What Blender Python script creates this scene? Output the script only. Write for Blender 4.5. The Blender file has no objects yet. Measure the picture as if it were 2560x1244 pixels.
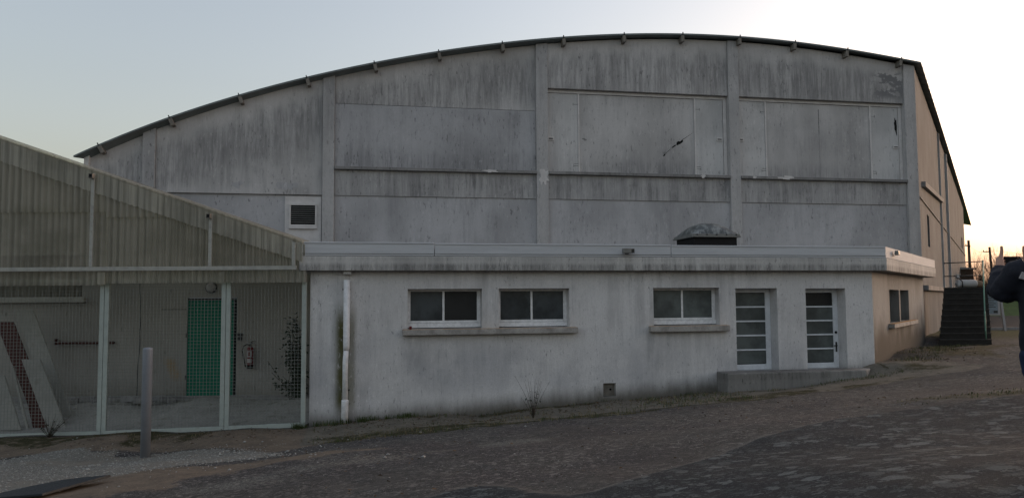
import bpy, bmesh, math, random
import numpy as np
from mathutils import Vector, Matrix

random.seed(7); rng = np.random.default_rng(7)
scene = bpy.context.scene
COL = scene.collection
R = math.radians

# ------------------------------------------------------------------ camera
cam_d = bpy.data.cameras.new('camera'); cam = bpy.data.objects.new('camera', cam_d); COL.objects.link(cam)
cam_d.sensor_width = 36; cam_d.lens = 1900 / 2560 * 36
cam_d.clip_start = 0.1; cam_d.clip_end = 3000
cam.location = (0, 0, 3.0)
cam.rotation_euler = (Matrix.Rotation(math.pi / 2 + math.atan(.064), 3, 'X') @ Matrix.Rotation(-.0065, 3, 'Z')).to_euler()
scene.camera = cam
# ------------------------------------------------------------------ world and sun
SUN_AZ, SUN_EL = R(60), R(3.0)            # azimuth to the right of the view axis (+Y)
w = bpy.data.worlds.new('World'); scene.world = w; w.use_nodes = True
nt = w.node_tree; bg = nt.nodes['Background']
sky = nt.nodes.new('ShaderNodeTexSky'); sky.sky_type = 'NISHITA'; sky.sun_disc = False
sky.sun_elevation = SUN_EL; sky.sun_rotation = SUN_AZ
sky.altitude = 0; sky.air_density = 1.0; sky.dust_density = 5.0; sky.ozone_density = 1.0
hs = nt.nodes.new('ShaderNodeHueSaturation'); hs.inputs['Saturation'].default_value = .66
nt.links.new(sky.outputs[0], hs.inputs['Color'])
tint = nt.nodes.new('ShaderNodeMix'); tint.data_type = 'RGBA'; tint.blend_type = 'MULTIPLY'; tint.inputs[0].default_value = 1; tint.inputs[7].default_value = (.99, .955, 1.0, 1)
nt.links.new(hs.outputs[0], tint.inputs[6]); nt.links.new(tint.outputs[2], bg.inputs['Color']); bg.inputs['Strength'].default_value = 0.15
sd = bpy.data.lights.new('sun', 'SUN'); sd.energy = 0.03; sd.angle = R(3); sd.color = (1, .74, .5)
sun = bpy.data.objects.new('sun', sd); COL.objects.link(sun)
sv = Vector((math.sin(SUN_AZ) * math.cos(SUN_EL), math.cos(SUN_AZ) * math.cos(SUN_EL), math.sin(SUN_EL)))
sun.rotation_euler = sv.to_track_quat('Z', 'Y').to_euler(); sun.location = (40, 40, 20)
scene.view_settings.view_transform = 'Standard'; scene.view_settings.look = 'None'
scene.view_settings.gamma = 1; scene.view_settings.exposure = 2.32
scene.cycles.max_bounces = 8; scene.cycles.transparent_max_bounces = 12

# ------------------------------------------------------------------ helpers
class MB:
    def __init__(s): s.v = []; s.f = []
    def add(s, vs, fs):
        o = len(s.v); s.v += [tuple(p) for p in vs]; s.f += [tuple(i + o for i in f) for f in fs]; return s
    def box(s, x0, x1, y0, y1, z0, z1):
        return s.add([(x0, y0, z0), (x1, y0, z0), (x1, y1, z0), (x0, y1, z0), (x0, y0, z1), (x1, y0, z1), (x1, y1, z1), (x0, y1, z1)],
                     [(0, 3, 2, 1), (4, 5, 6, 7), (0, 1, 5, 4), (1, 2, 6, 5), (2, 3, 7, 6), (3, 0, 4, 7)])
    def obox(s, c, ax, ay, az):            # oriented box: centre and three half-vectors
        c, ax, ay, az = map(Vector, (c, ax, ay, az))
        P = [c + i * ax + j * ay + k * az for k in (-1, 1) for (i, j) in ((-1, -1), (1, -1), (1, 1), (-1, 1))]
        return s.add(P, [(0, 3, 2, 1), (4, 5, 6, 7), (0, 1, 5, 4), (1, 2, 6, 5), (2, 3, 7, 6), (3, 0, 4, 7)])
    def prism(s, poly, d0, d1, axis='y'):  # polygon in (x,z) pushed along y, or in (x,y) pushed along z
        n = len(poly); m = (lambda p, d: (p[0], d, p[1])) if axis == 'y' else (lambda p, d: (p[0], p[1], d))
        vs = [m(p, d0) for p in poly] + [m(p, d1) for p in poly]
        fs = [tuple(range(n)), tuple(range(2 * n - 1, n - 1, -1))] + [(i, i + n, (i + 1) % n + n, (i + 1) % n) for i in range(n)]
        return s.add(vs, fs)
    def tube(s, pts, r, n=8, cap=True):
        pts = [Vector(p) for p in pts]; rs = r if isinstance(r, (list, tuple)) else [r] * len(pts)
        vs = []; fs = []; up = Vector((.13, .21, .97))
        for i, p in enumerate(pts):
            t = (pts[min(i + 1, len(pts) - 1)] - pts[max(i - 1, 0)])
            if t.length < 1e-9: t = Vector((0, 0, 1))
            t.normalize(); u = up if abs(t.dot(up)) < .95 else Vector((1, .1, 0))
            a = t.cross(u).normalized(); b = t.cross(a)
            for k in range(n):
                an = 2 * math.pi * k / n; vs.append(p + rs[i] * (math.cos(an) * a + math.sin(an) * b))
        for i in range(len(pts) - 1):
            for k in range(n): fs.append((i * n + k, i * n + (k + 1) % n, (i + 1) * n + (k + 1) % n, (i + 1) * n + k))
        if cap: fs += [tuple(range(n - 1, -1, -1)), tuple(range((len(pts) - 1) * n, len(pts) * n))]
        return s.add(vs, fs)
    def lathe(s, prof, c=(0, 0, 0), n=20):
        vs = []; fs = []
        for r, z in prof:
            for k in range(n):
                a = 2 * math.pi * k / n; vs.append((c[0] + r * math.cos(a), c[1] + r * math.sin(a), c[2] + z))
        for i in range(len(prof) - 1):
            for k in range(n): fs.append((i * n + k, i * n + (k + 1) % n, (i + 1) * n + (k + 1) % n, (i + 1) * n + k))
        fs += [tuple(range(n - 1, -1, -1)), tuple(range((len(prof) - 1) * n, len(prof) * n))]
        return s.add(vs, fs)
    def build(s, name, mat, parent=None, smooth=False, bevel=0, fix=True):
        me = bpy.data.meshes.new(name); me.from_pydata(s.v, [], s.f); me.validate()
        if fix:
            bm = bmesh.new(); bm.from_mesh(me); bmesh.ops.recalc_face_normals(bm, faces=bm.faces); bm.to_mesh(me); bm.free()
        if smooth:
            for p in me.polygons: p.use_smooth = True
        me.materials.append(mat)
        o = bpy.data.objects.new(name, me); COL.objects.link(o); o.parent = parent
        if bevel:
            b = o.modifiers.new('bevel', 'BEVEL'); b.width = bevel; b.segments = 2; b.limit_method = 'ANGLE'
        return o

def tag(o, label, cat, group=None, kind=None):
    o['label'] = label; o['category'] = cat
    if group: o['group'] = group
    if kind: o['kind'] = kind
    return o
def thing(name, label, cat, loc=(0, 0, 0), rz=0, group=None):
    o = bpy.data.objects.new(name, None); COL.objects.link(o); o.location = loc; o.rotation_euler = (0, 0, rz)
    o.empty_display_size = .3
    return tag(o, label, cat, group)
def struct(o, kind='structure'): o['kind'] = kind; return o

# ------------------------------------------------------------------ materials
def new_mat(name):
    m = bpy.data.materials.new(name); m.use_nodes = True
    t = m.node_tree; return m, t, t.nodes['Principled BSDF']
def N(t, typ, **kw):
    n = t.nodes.new(typ)
    for k, v in kw.items(): setattr(n, k, v)
    return n
def L(t, a, b): t.links.new(a, b)
def setin(t, sock, v):
    if hasattr(v, 'is_output') or isinstance(v, bpy.types.NodeSocket): t.links.new(v, sock)
    else: sock.default_value = v
def math_(t, op, a, b=None, clamp=False):
    n = N(t, 'ShaderNodeMath', operation=op, use_clamp=clamp); setin(t, n.inputs[0], a)
    if b is not None: setin(t, n.inputs[1], b)
    return n.outputs[0]
def mapr(t, v, a, b, c=0., d=1.):
    n = N(t, 'ShaderNodeMapRange', interpolation_type='SMOOTHSTEP'); setin(t, n.inputs[0], v)
    for i, x in zip((1, 2, 3, 4), (a, b, c, d)): setin(t, n.inputs[i], x)
    return n.outputs[0]
def noise(t, vec, scale=1., detail=5., rough=.6, stretch=None, loc=(0, 0, 0), dist=0.):
    if stretch is not None:
        mp = N(t, 'ShaderNodeMapping'); mp.inputs['Scale'].default_value = stretch; mp.inputs['Location'].default_value = loc
        L(t, vec, mp.inputs['Vector']); vec = mp.outputs[0]
    n = N(t, 'ShaderNodeTexNoise'); L(t, vec, n.inputs['Vector'])
    n.inputs['Scale'].default_value = scale; n.inputs['Detail'].default_value = detail; n.inputs['Roughness'].default_value = rough
    n.inputs['Distortion'].default_value = dist
    return n.outputs['Fac']
def mixc(t, fac, a, b, mode='MIX'):
    n = N(t, 'ShaderNodeMix', data_type='RGBA', blend_type=mode)
    setin(t, n.inputs[0], fac)
    for i, x in ((6, a), (7, b)):
        if isinstance(x, (tuple, list)): n.inputs[i].default_value = (*x[:3], 1)
        else: L(t, x, n.inputs[i])
    return n.outputs[2]
def coords(t, which='Object'): return N(t, 'ShaderNodeTexCoord').outputs[which]
def bump(t, b, h, strength=.3, dist=.02):
    n = N(t, 'ShaderNodeBump'); n.inputs['Strength'].default_value = strength; n.inputs['Distance'].default_value = dist
    L(t, h, n.inputs['Height']); L(t, n.outputs[0], b.inputs['Normal'])
def band(t, v, lo0, lo1, hi0, hi1):          # 0 -> 1 between lo0, lo1 and 1 -> 0 between hi0, hi1
    return math_(t, 'MULTIPLY', mapr(t, v, lo0, lo1), mapr(t, v, hi0, hi1, 1., 0.))

def weathered(name, base, dark, amount=.5, drip=None, pale=None, loc=(0, 0, 0), bands=(), extra=None, grain=.35, rough=.9, bmp=.35, tick=13., blot=.74):
    """rain-streaked painted concrete: streaks run down (object z); bands = (z fade in lo, lo, hi, hi fade out, amount)"""
    m, t, b = new_mat(name); v = coords(t)
    sx = N(t, 'ShaderNodeSeparateXYZ'); L(t, v, sx.inputs[0]); x, y, z = sx.outputs
    s1 = noise(t, v, 1., 4, .65, (3.2, 3.2, .22), loc)
    s2 = noise(t, v, 1., 6, .75, (13, 13, .9), loc, .4)
    bl = noise(t, v, 1., 5, .6, (.32, .32, .5), loc)
    bl2 = noise(t, v, 1., 6, .7, (1.6, 1.6, 1.3), loc)
    gr = noise(t, v, 1., 5, .8, (26, 26, 15), loc)
    st = math_(t, 'MULTIPLY', mapr(t, s1, .38, .72), mapr(t, bl, .36, .66))
    fine = math_(t, 'MULTIPLY', mapr(t, s2, .5, .74), mapr(t, bl2, .35, .68))
    g = math_(t, 'ADD', math_(t, 'MULTIPLY', st, .75 * amount), math_(t, 'MULTIPLY', fine, .8 * amount))
    g = math_(t, 'ADD', g, math_(t, 'MULTIPLY', mapr(t, bl2, .45, .75), .3 * amount))
    for (a0, a1, b0, b1, am) in bands:
        m_ = band(t, z, a0, a1, b0, b1)
        tex = math_(t, 'ADD', mapr(t, s2, .36, .66), math_(t, 'MULTIPLY', mapr(t, s1, .3, .6), .8))
        g = math_(t, 'ADD', g, math_(t, 'MULTIPLY', m_, math_(t, 'MULTIPLY', tex, am)))
    c = mixc(t, mapr(t, noise(t, v, 1., 3, .5, (.4, .4, .28), (loc[1], 3, loc[0])), .36, .64), base, [k * blot for k in base])
    if pale is not None:
        c = mixc(t, math_(t, 'MULTIPLY', mapr(t, noise(t, v, 1., 4, .7, (9, 9, .6), (3, 1, 8)), .58, .72), .6), c, pale)
    c = mixc(t, math_(t, 'MINIMUM', g, .92), c, dark)
    c = mixc(t, math_(t, 'MULTIPLY', mapr(t, gr, .35, .75), grain), c, [k * .62 for k in base], 'MIX')
    tk_ = noise(t, v, tick, 3, .65, (1, 1, .3), (7, 2, 1)); den = mapr(t, noise(t, v, 1., 3, .6, (.7, .7, .5), (2, 8, 1)), .35, .65, .25, 1.)
    c = mixc(t, math_(t, 'MULTIPLY', math_(t, 'MULTIPLY', mapr(t, tk_, .60, .68), den), .62), c, [k * .5 for k in dark])
    c = mixc(t, math_(t, 'MULTIPLY', math_(t, 'MULTIPLY', mapr(t, tk_, .40, .33), den), .35), c, [min(.9, k * 1.3) for k in base])
    if extra: c = extra(t, v, x, y, z, c)
    L(t, c, b.inputs['Base Color']); b.inputs['Roughness'].default_value = rough
    b.inputs['Specular IOR Level'].default_value = .25
    h = math_(t, 'ADD', gr, math_(t, 'MULTIPLY', noise(t, v, 1., 4, .7, (60, 60, 45)), .6))
    bump(t, b, h, bmp, .015)
    return m

def simple(name, col, rough=.7, metal=0., var=.25, scale=6., bmp=0., stretch=(1, 1, 1), spec=.3, dirt=None):
    m, t, b = new_mat(name); v = coords(t)
    n1 = noise(t, v, scale, 5, .65, stretch); n2 = noise(t, v, scale * 7, 4, .7, stretch)
    f = math_(t, 'ADD', math_(t, 'MULTIPLY', mapr(t, n1, .3, .7), .7), math_(t, 'MULTIPLY', mapr(t, n2, .3, .7), .3))
    c = mixc(t, math_(t, 'MULTIPLY', f, 1.), [k * (1 - var) for k in col], [min(1, k * (1 + var * .6)) for k in col])
    if dirt is not None: c = mixc(t, math_(t, 'MULTIPLY', mapr(t, n1, .52, .7), .8), c, dirt)
    L(t, c, b.inputs['Base Color']); b.inputs['Metallic'].default_value = metal
    b.inputs['Specular IOR Level'].default_value = spec
    L(t, mapr(t, n2, .2, .8, max(0, rough - .12), min(1, rough + .12)), b.inputs['Roughness'])
    if bmp: bump(t, b, n2, bmp, .01)
    return m

def hall_extra(t, v, x, y, z, c):
    # drip grime that starts under the arched eave, and the peeled grey patch at the upper right
    dx = math_(t, 'SUBTRACT', x, 13.2)
    top = math_(t, 'SUBTRACT', 13.12, math_(t, 'MULTIPLY', math_(t, 'MULTIPLY', dx, dx), .0103))
    d = math_(t, 'SUBTRACT', top, z)
    jag = math_(t, 'MULTIPLY', math_(t, 'SUBTRACT', noise(t, v, 1., 4, .7, (2.2, 2.2, .3), (2, 5, 1)), .5), 1.8)
    dd = math_(t, 'ADD', d, jag)
    m_ = band(t, dd, .35, .95, 1.7, 2.9)
    tex = mapr(t, noise(t, v, 1., 6, .75, (9, 9, .7), (4, 4, 4), .3), .32, .68)
    c = mixc(t, math_(t, 'MULTIPLY', math_(t, 'MULTIPLY', m_, tex), .62), c, (.15, .146, .146))
    clean = mapr(t, d, .05, .7, 1., 0.)
    c = mixc(t, math_(t, 'MULTIPLY', clean, .45), c, (.56, .525, .505))
    px = band(t, x, 19.7, 20.7, 21.45, 21.6); pz = band(t, z, 10.95, 11.25, 12.0, 12.35)
    n = mapr(t, noise(t, v, 1., 6, .7, (1.4, 1.4, 2.2), (1, 1, 5)), .45, .49)
    c = mixc(t, math_(t, 'MULTIPLY', math_(t, 'MULTIPLY', px, pz), n), c, (.19, .187, .19))
    return c
def annex_extra(t, v, x, y, z, c):
    n = noise(t, v, 1., 6, .75, (11, 11, 4), (3, 3, 3)); n2 = noise(t, v, 1., 4, .6, (3, 3, .8), (8, 3, 3))
    side = math_(t, 'ADD', band(t, x, -.92, -.74, -.62, -.5), math_(t, 'MULTIPLY', band(t, x, -.6, -.5, -.46, -.34), .6))
    mz = band(t, z, .2, .7, 2.3, 3.1)
    f = math_(t, 'MULTIPLY', math_(t, 'MULTIPLY', side, mz), mapr(t, n, .3, .47))
    c = mixc(t, math_(t, 'MULTIPLY', f, .97), c, (.075, .072, .016))
    dz = math_(t, 'MULTIPLY', band(t, z, .5, 1.1, 1.5, 2.2), mapr(t, noise(t, v, 1., 4, .6, (.6, .6, .5), (5, 1, 2)), .38, .62))
    c = mixc(t, math_(t, 'MULTIPLY', dz, .38), c, (.25, .258, .29))
    # splash grime over the sloping ground line
    gz = math_(t, 'ADD', .2, math_(t, 'MULTIPLY', x, .062))
    h = math_(t, 'SUBTRACT', z, gz)
    hh = math_(t, 'ADD', h, math_(t, 'MULTIPLY', math_(t, 'SUBTRACT', n2, .5), .35))
    c = mixc(t, mapr(t, hh, -.1, .42, .9, 0.), c, (.085, .075, .058))
    # run-off below the sills and the eave
    r1 = math_(t, 'MULTIPLY', band(t, z, .6, 1.7, 2.1, 2.14), math_(t, 'ADD', band(t, x, .55, .75, 1.0, 1.5), band(t, x, 6.6, 6.75, 7.0, 7.4)))
    c = mixc(t, math_(t, 'MULTIPLY', math_(t, 'MULTIPLY', r1, mapr(t, n2, .35, .65)), .45), c, (.2, .2, .215))
    return c
def yard_extra(t, v, x, y, z, c):
    xx = math_(t, 'SUBTRACT', x, math_(t, 'MULTIPLY', math_(t, 'SUBTRACT', 1.5, z), .45))
    n = noise(t, v, 1., 4, .7, (4, 4, 2), (1, 6, 2))
    f = math_(t, 'MULTIPLY', math_(t, 'MULTIPLY', band(t, xx, -9.32, -9.2, -9.1, -8.85), band(t, z, .8, 1.1, 1.35, 1.55)), mapr(t, n, .3, .6))
    c = mixc(t, math_(t, 'MULTIPLY', f, .75), c, (.3, .2, .09))
    f2 = math_(t, 'MULTIPLY', mapr(t, math_(t, 'ADD', z, math_(t, 'MULTIPLY', n, .8)), .7, 1.5, 1., 0.), .6)
    return mixc(t, f2, c, (.13, .12, .1))
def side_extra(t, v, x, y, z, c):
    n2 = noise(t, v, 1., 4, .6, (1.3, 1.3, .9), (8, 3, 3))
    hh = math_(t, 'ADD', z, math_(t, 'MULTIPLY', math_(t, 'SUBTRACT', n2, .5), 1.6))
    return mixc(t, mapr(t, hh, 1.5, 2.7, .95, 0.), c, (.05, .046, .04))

M = {}
M['hall'] = weathered('hall_render', (.56, .54, .53), (.155, .152, .155), .7, loc=(0, 0, 0), extra=hall_extra, pale=(.6, .585, .58))
M['hall_smooth'] = weathered('hall_smooth_render', (.5, .49, .50), (.2, .198, .205), .55, loc=(5, 3, 2), grain=.25, bmp=.2)
M['hall_mid'] = weathered('hall_mid_render', (.46, .452, .462), (.17, .168, .175), .55, loc=(8, 3, 5), grain=.3, bands=((7.6, 7.7, 7.9, 8.7, .3),))
M['hall_beam'] = weathered('hall_rough_beam', (.52, .505, .5), (.135, .132, .135), .85, loc=(9, 1, 2), pale=(.62, .6, .58), grain=.6, bmp=.6, bands=((6.6, 6.75, 7.5, 7.6, .22),))
M['pilaster'] = weathered('pilaster_concrete', (.50, .485, .48), (.18, .176, .18), .55, loc=(2, 7, 4), grain=.5, bmp=.5)
M['shutter'] = weathered('shutter_board', (.55, .53, .52), (.21, .206, .21), .6, loc=(1, 9, 4), grain=.2, bmp=.15, bands=((7.7, 7.75, 7.9, 8.5, .3),))
M['shutter_pale'] = weathered('shutter_pale_board', (.6, .585, .575), (.26, .255, .26), .45, loc=(4, 1, 6), grain=.15, bmp=.12, bands=((7.7, 7.75, 7.9, 8.6, .14),))
M['shutter_trim'] = simple('shutter_trim', (.62, .59, .575), .7, var=.15, scale=3)
M['ledge'] = weathered('ledge_concrete', (.3, .29, .285), (.075, .072, .07), .9, loc=(4, 4, 1), grain=.6, bmp=.5)
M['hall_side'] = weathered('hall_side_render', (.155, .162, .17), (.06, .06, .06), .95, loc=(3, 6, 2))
M['annex'] = weathered('annex_roughcast', (.69, .675, .67), (.2, .2, .21), .66, loc=(6, 2, 3), extra=annex_extra, pale=(.68, .67, .68), grain=.5, bmp=.9, tick=19., blot=.87)
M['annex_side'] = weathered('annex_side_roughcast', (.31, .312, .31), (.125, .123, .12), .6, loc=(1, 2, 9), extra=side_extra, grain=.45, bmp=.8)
M['reveal'] = simple('reveal_render', (.45, .43, .42), .9, var=.25, scale=5, bmp=.3)
M['fascia'] = weathered('fascia_concrete', (.6, .585, .565), (.13, .127, .125), .42, loc=(7, 7, 7), pale=(.7, .68, .66), grain=.5, bmp=.7,
                        bands=((3.62, 3.64, 3.74, 3.86, .5), (3.8, 3.9, 4.0, 4.1, .12)), tick=22.)
M['capping'] = simple('grey_metal_capping', (.52, .53, .55), .75, .0, var=.1, scale=2, stretch=(.4, .4, 6), spec=.2)
M['frame_white'] = simple('weathered_white_paint', (.72, .715, .72), .6, var=.22, scale=9, bmp=.2)
M['door_white'] = simple('white_door_paint', (.66, .68, .71), .5, var=.15, scale=7)
M['void'] = simple('dark_void', (.006, .006, .006), .9, var=.2)
M['black'] = simple('black_bitumen', (.008, .008, .009), .8, var=.3)
M['steel_dark'] = simple('dark_steel', (.05, .05, .05), .5, .5, var=.3)
M['roof'] = simple('green_grey_sheet', (.18, .2, .2), .6, .05, var=.25, scale=1.2)
M['purlin'] = simple('purlin_wood', (.21, .19, .165), .85, var=.35, scale=9, stretch=(1, 1, .3))
M['grille'] = simple('grille_grey', (.2, .2, .19), .5, .3, var=.2)
M['green_paint'] = simple('green_steel_paint', (.16, .3, .23), .5, var=.3, scale=8, dirt=(.12, .14, .12))
M['gate'] = simple('pale_green_gate_paint', (.36, .395, .365), .6, var=.18, scale=4, dirt=(.3, .32, .29))
M['wire'] = simple('galvanised_wire', (.22, .23, .215), .6, .1, var=.2)
M['lattice'] = simple('awning_frame_paint', (.38, .37, .335), .7, var=.3, scale=5, dirt=(.3, .28, .24))
M['back_wall'] = weathered('yard_wall_paint', (.37, .352, .325), (.2, .185, .165), .4, loc=(3, 3, 8), grain=.3, bmp=.3, extra=yard_extra)
M['green_door'] = simple('green_door_paint', (.002, .14, .085), .45, var=.18, scale=2, stretch=(1, 1, .3))
M['red'] = simple('red_enamel', (.13, .012, .014), .35, var=.15)
M['label_white'] = simple('label_paper', (.36, .34, .34), .6, var=.2, scale=30)
M['board_white'] = simple('melamine_board', (.29, .285, .26), .6, var=.2, scale=2, dirt=(.18, .17, .15))
M['board_red'] = simple('red_brown_board', (.06, .017, .013), .7, var=.3, scale=3)
M['post_grey'] = simple('grey_post_paint', (.2, .212, .235), .6, .0, var=.12, scale=4)
M['leaf_dark'] = simple('dark_leaf', (.022, .035, .018), .55, var=.5, scale=9)
M['stem'] = simple('stem_bark', (.05, .038, .028), .9, var=.4, scale=12)
M['twig'] = simple('reddish_twig', (.085, .05, .035), .9, var=.4, scale=3)
M['grass'] = simple('grass_blade', (.05, .07, .018), .7, var=.5, scale=3)
M['straw'] = simple('dry_straw', (.17, .14, .075), .8, var=.5, scale=4)
M['pebble'] = simple('pale_pebble', (.29, .285, .265), .85, var=.45, scale=7)
M['stair'] = simple('dark_stair_concrete', (.024, .022, .02), .9, var=.4, scale=4, bmp=.4)
M['stair_edge'] = simple('worn_stair_edge', (.035, .032, .029), .9, var=.4, scale=6)
M['pole_wood'] = simple('pole_wood', (.1, .07, .045), .9, var=.3, scale=5)
M['tank'] = simple('pale_tank_paint', (.36, .35, .34), .5, var=.15, scale=3)
M['tank_rust'] = simple('rusty_end', (.22, .15, .1), .8, var=.35, scale=8)
M['grey_mat'] = simple('dark_slab', (.022, .026, .03), .6, var=.3, scale=6, bmp=.3)

def lichen_concrete(name, base, lich):
    m, t, b = new_mat(name); v = coords(t)
    n = noise(t, v, 4, 6, .7); n2 = noise(t, v, 30, 4, .7)
    g = N(t, 'ShaderNodeNewGeometry'); sx = N(t, 'ShaderNodeSeparateXYZ'); L(t, g.outputs['Normal'], sx.inputs[0])
    c = mixc(t, mapr(t, n, .35, .7), base, [k * .55 for k in base]); c = mixc(t, math_(t, 'MULTIPLY', mapr(t, n2, .4, .7), .5), c, [k * .5 for k in base])
    f = math_(t, 'MULTIPLY', mapr(t, sx.outputs[2], .3, .8), mapr(t, n, .3, .48))
    c = mixc(t, f, c, lich); L(t, c, b.inputs['Base Color']); b.inputs['Roughness'].default_value = .95
    b.inputs['Specular IOR Level'].default_value = .2; bump(t, b, n2, .5, .01); return m
M['sill'] = lichen_concrete('sill_concrete', (.42, .395, .37), (.33, .17, .05))
M['step'] = weathered('step_concrete', (.3, .29, .275), (.06, .058, .054), 1.0, loc=(2, 2, 2), grain=.6, bmp=.6, bands=((.9, 1.0, 1.2, 1.3, .2),))

def pane_mat(name, col, rough):
    m, t, b = new_mat(name); v = coords(t); n = noise(t, v, 2.5, 5, .7); n2 = noise(t, v, 40, 3, .7)
    c = mixc(t, mapr(t, noise(t, v, .9, 5, .6), .4, .62), col, [k * 2.1 + .004 for k in col]); c = mixc(t, math_(t, 'MULTIPLY', mapr(t, n, .5, .7), .5), c, [k * .5 for k in col]); L(t, c, b.inputs['Base Color'])
    L(t, mapr(t, n2, .2, .8, rough - .08, rough + .08), b.inputs['Roughness']); b.inputs['Specular IOR Level'].default_value = .45; return m
M['pane'] = pane_mat('dusty_dark_glass', (.03, .035, .038), .2)
M['pane_frost'] = pane_mat('frosted_glass', (.05, .058, .057), .4)
M['pane_dark'] = pane_mat('broken_dark_pane', (.003, .003, .003), .5)

def sheet_mat(nm='dirty_corrugated_plastic', gain=1., thru=1.):
    m, t, b = new_mat(nm); v = coords(t)
    sx = N(t, 'ShaderNodeSeparateXYZ'); L(t, v, sx.inputs[0]); x_ = sx.outputs[0]
    st = noise(t, v, 1., 4, .7, (9, 9, .25)); st2 = noise(t, v, 1., 3, .6, (26, 26, .35), (4, 2, 1)); bl = noise(t, v, 1., 4, .6, (.5, .5, .6))
    c = mixc(t, mapr(t, st, .35, .7), (.72, .675, .59), (.4, .375, .32)); c = mixc(t, math_(t, 'MULTIPLY', mapr(t, bl, .4, .7), .6), c, (.22, .21, .17))
    c = mixc(t, math_(t, 'MULTIPLY', mapr(t, st2, .63, .69), .6), c, (.75, .7, .6))
    rib_shade = math_(t, 'ADD', math_(t, 'MULTIPLY', math_(t, 'SINE', math_(t, 'MULTIPLY', x_, 6.2832 / .15)), .5), .5)
    c = mixc(t, math_(t, 'MULTIPLY', math_(t, 'MULTIPLY', rib_shade, mapr(t, st, .35, .6)), .6), c, (.15, .145, .115))  # rib shading painted into the colour as darker valleys, broken up by dirt streaks
    c = mixc(t, 1., c, (gain, gain, gain), 'MULTIPLY'); L(t, c, b.inputs['Base Color']); b.inputs['Roughness'].default_value = .55
    tr = N(t, 'ShaderNodeBsdfTranslucent'); L(t, c, tr.inputs['Color'])
    tp = N(t, 'ShaderNodeBsdfTransparent'); tp.inputs['Color'].default_value = (.8, .8, .7, 1)
    m1 = N(t, 'ShaderNodeMixShader'); m1.inputs[0].default_value = .35; L(t, b.outputs[0], m1.inputs[1]); L(t, tr.outputs[0], m1.inputs[2])
    m2 = N(t, 'ShaderNodeMixShader'); L(t, mapr(t, st, .3, .75, .66 * thru, .2 * thru), m2.inputs[0]); L(t, m1.outputs[0], m2.inputs[1]); L(t, tp.outputs[0], m2.inputs[2])
    L(t, m2.outputs[0], t.nodes['Material Output'].inputs['Surface']); return m
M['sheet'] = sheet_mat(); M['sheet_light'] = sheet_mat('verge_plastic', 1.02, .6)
def dome_mat():
    m, t, b = new_mat('weathered_dome'); v = coords(t); n = noise(t, v, 1., 5, .7, (5, 5, 2.2)); n2 = noise(t, v, 1., 4, .6, (14, 14, 6))
    c = mixc(t, mapr(t, n, .42, .6), (.05, .056, .055), (.21, .22, .21)); c = mixc(t, mapr(t, n2, .55, .68), c, (.07, .08, .08))
    L(t, c, b.inputs['Base Color']); b.inputs['Roughness'].default_value = .35; return m
M['dome'] = dome_mat()

# ------------------------------------------------------------------ ground
CTRL = np.array([(-14, 17.3, -.1), (-11.5, 17.3, -.06), (-9.28, 17.3, .0), (-6.5, 17.3, .08), (-4.6, 17.3, .14), (-.6, 17.6, .18), (2.1, 18.7, .46), (5.1, 19.2, .62),
                 (6.9, 18.9, .74), (8.9, 19.2, .95), (9.6, 20.05, 1.25), (12, 23.4, 1.32), (15.4, 28.3, 1.33), (-5.3, 20.2, .46), (-8, 20.2, .43), (-10.8, 20.2, .4), (-14, 20.2, .4),
                 (0, 0, 1.5), (3.5, 5, 1.76), (5, 3, 1.8), (0, 7, 1.13), (4, 10.3, 1.27), (7, 11, 1.52), (-6, 11, .4), (-7.2, 15, -.06), (-10, 15, -.1), (-12, 12, .1),
                 (14.4, 23, 1.4), (16, 27, 1.22), (19, 27.2, 1.22), (24, 30, 1.25), (22, 38, 1.2), (28, 40, 1.2), (34, 55, 1.55), (45, 55, 1.6), (0, 13.8, .58), (2, 13.5, .74), (0, 10.5, .86), (4, 14.5, .86), (-3, 12, .55),
                 (-3.78, 17.60, .18), (-3.29, 17.69, .22), (-2.62, 17.81, .25), (-1.71, 17.98, .28), (-.02, 18.29, .33), (1.13, 18.50, .38), (3.12, 18.86, .49), (4.14, 19.05, .55),
                 (-3.78, 15.06, .17), (-3.02, 15.20, .23), (-2.25, 15.34, .30), (-1.23, 15.52, .36), (-.02, 15.75, .42), (.97, 15.93, .48), (1.82, 16.08, .53), (2.68, 16.24, .58), (3.56, 16.40, .66), (4.46, 16.56, .72), (5.85, 16.82, .81), (7.76, 17.17, .93)])
def plane_z(X, Y): return 1.5 + .0862 * np.clip(X, -13, 16) - .0536 * np.clip(Y, -6, 24)
RES = CTRL[:, 2] - plane_z(CTRL[:, 0], CTRL[:, 1])
def ground_z(X, Y):
    X = np.asarray(X, float); Y = np.asarray(Y, float); sh = X.shape; x = X.ravel(); y = Y.ravel()
    num = np.zeros_like(x); den = np.full_like(x, 1e-3 / 15)
    for (cx, cy, _), r in zip(CTRL, RES):
        wgt = 1 / ((x - cx) ** 2 + (y - cy) ** 2 + .25) ** 1.6; num += wgt * r; den += wgt
    return (plane_z(x, y) + num / den).reshape(sh)
def gz(x, y): return float(ground_z(np.array([x]), np.array([y]))[0])
def vnoise(X, Y, scale, seed=0):
    r = np.random.default_rng(seed); T = r.random((64, 64)); u = X * scale; v = Y * scale
    i = np.floor(u).astype(int); j = np.floor(v).astype(int); a = u - i; b = v - j; a = a * a * (3 - 2 * a); b = b * b * (3 - 2 * b)
    g = lambda p, q: T[p % 64, q % 64]
    return (g(i, j) * (1 - a) + g(i + 1, j) * a) * (1 - b) + (g(i, j + 1) * (1 - a) + g(i + 1, j + 1) * a) * b
def fbm(X, Y, scale, seed=0, o=4): return sum(vnoise(X, Y, scale * 2 ** k, seed + k) / 2 ** (k + 1) for k in range(o)) / (1 - .5 ** o)
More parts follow.
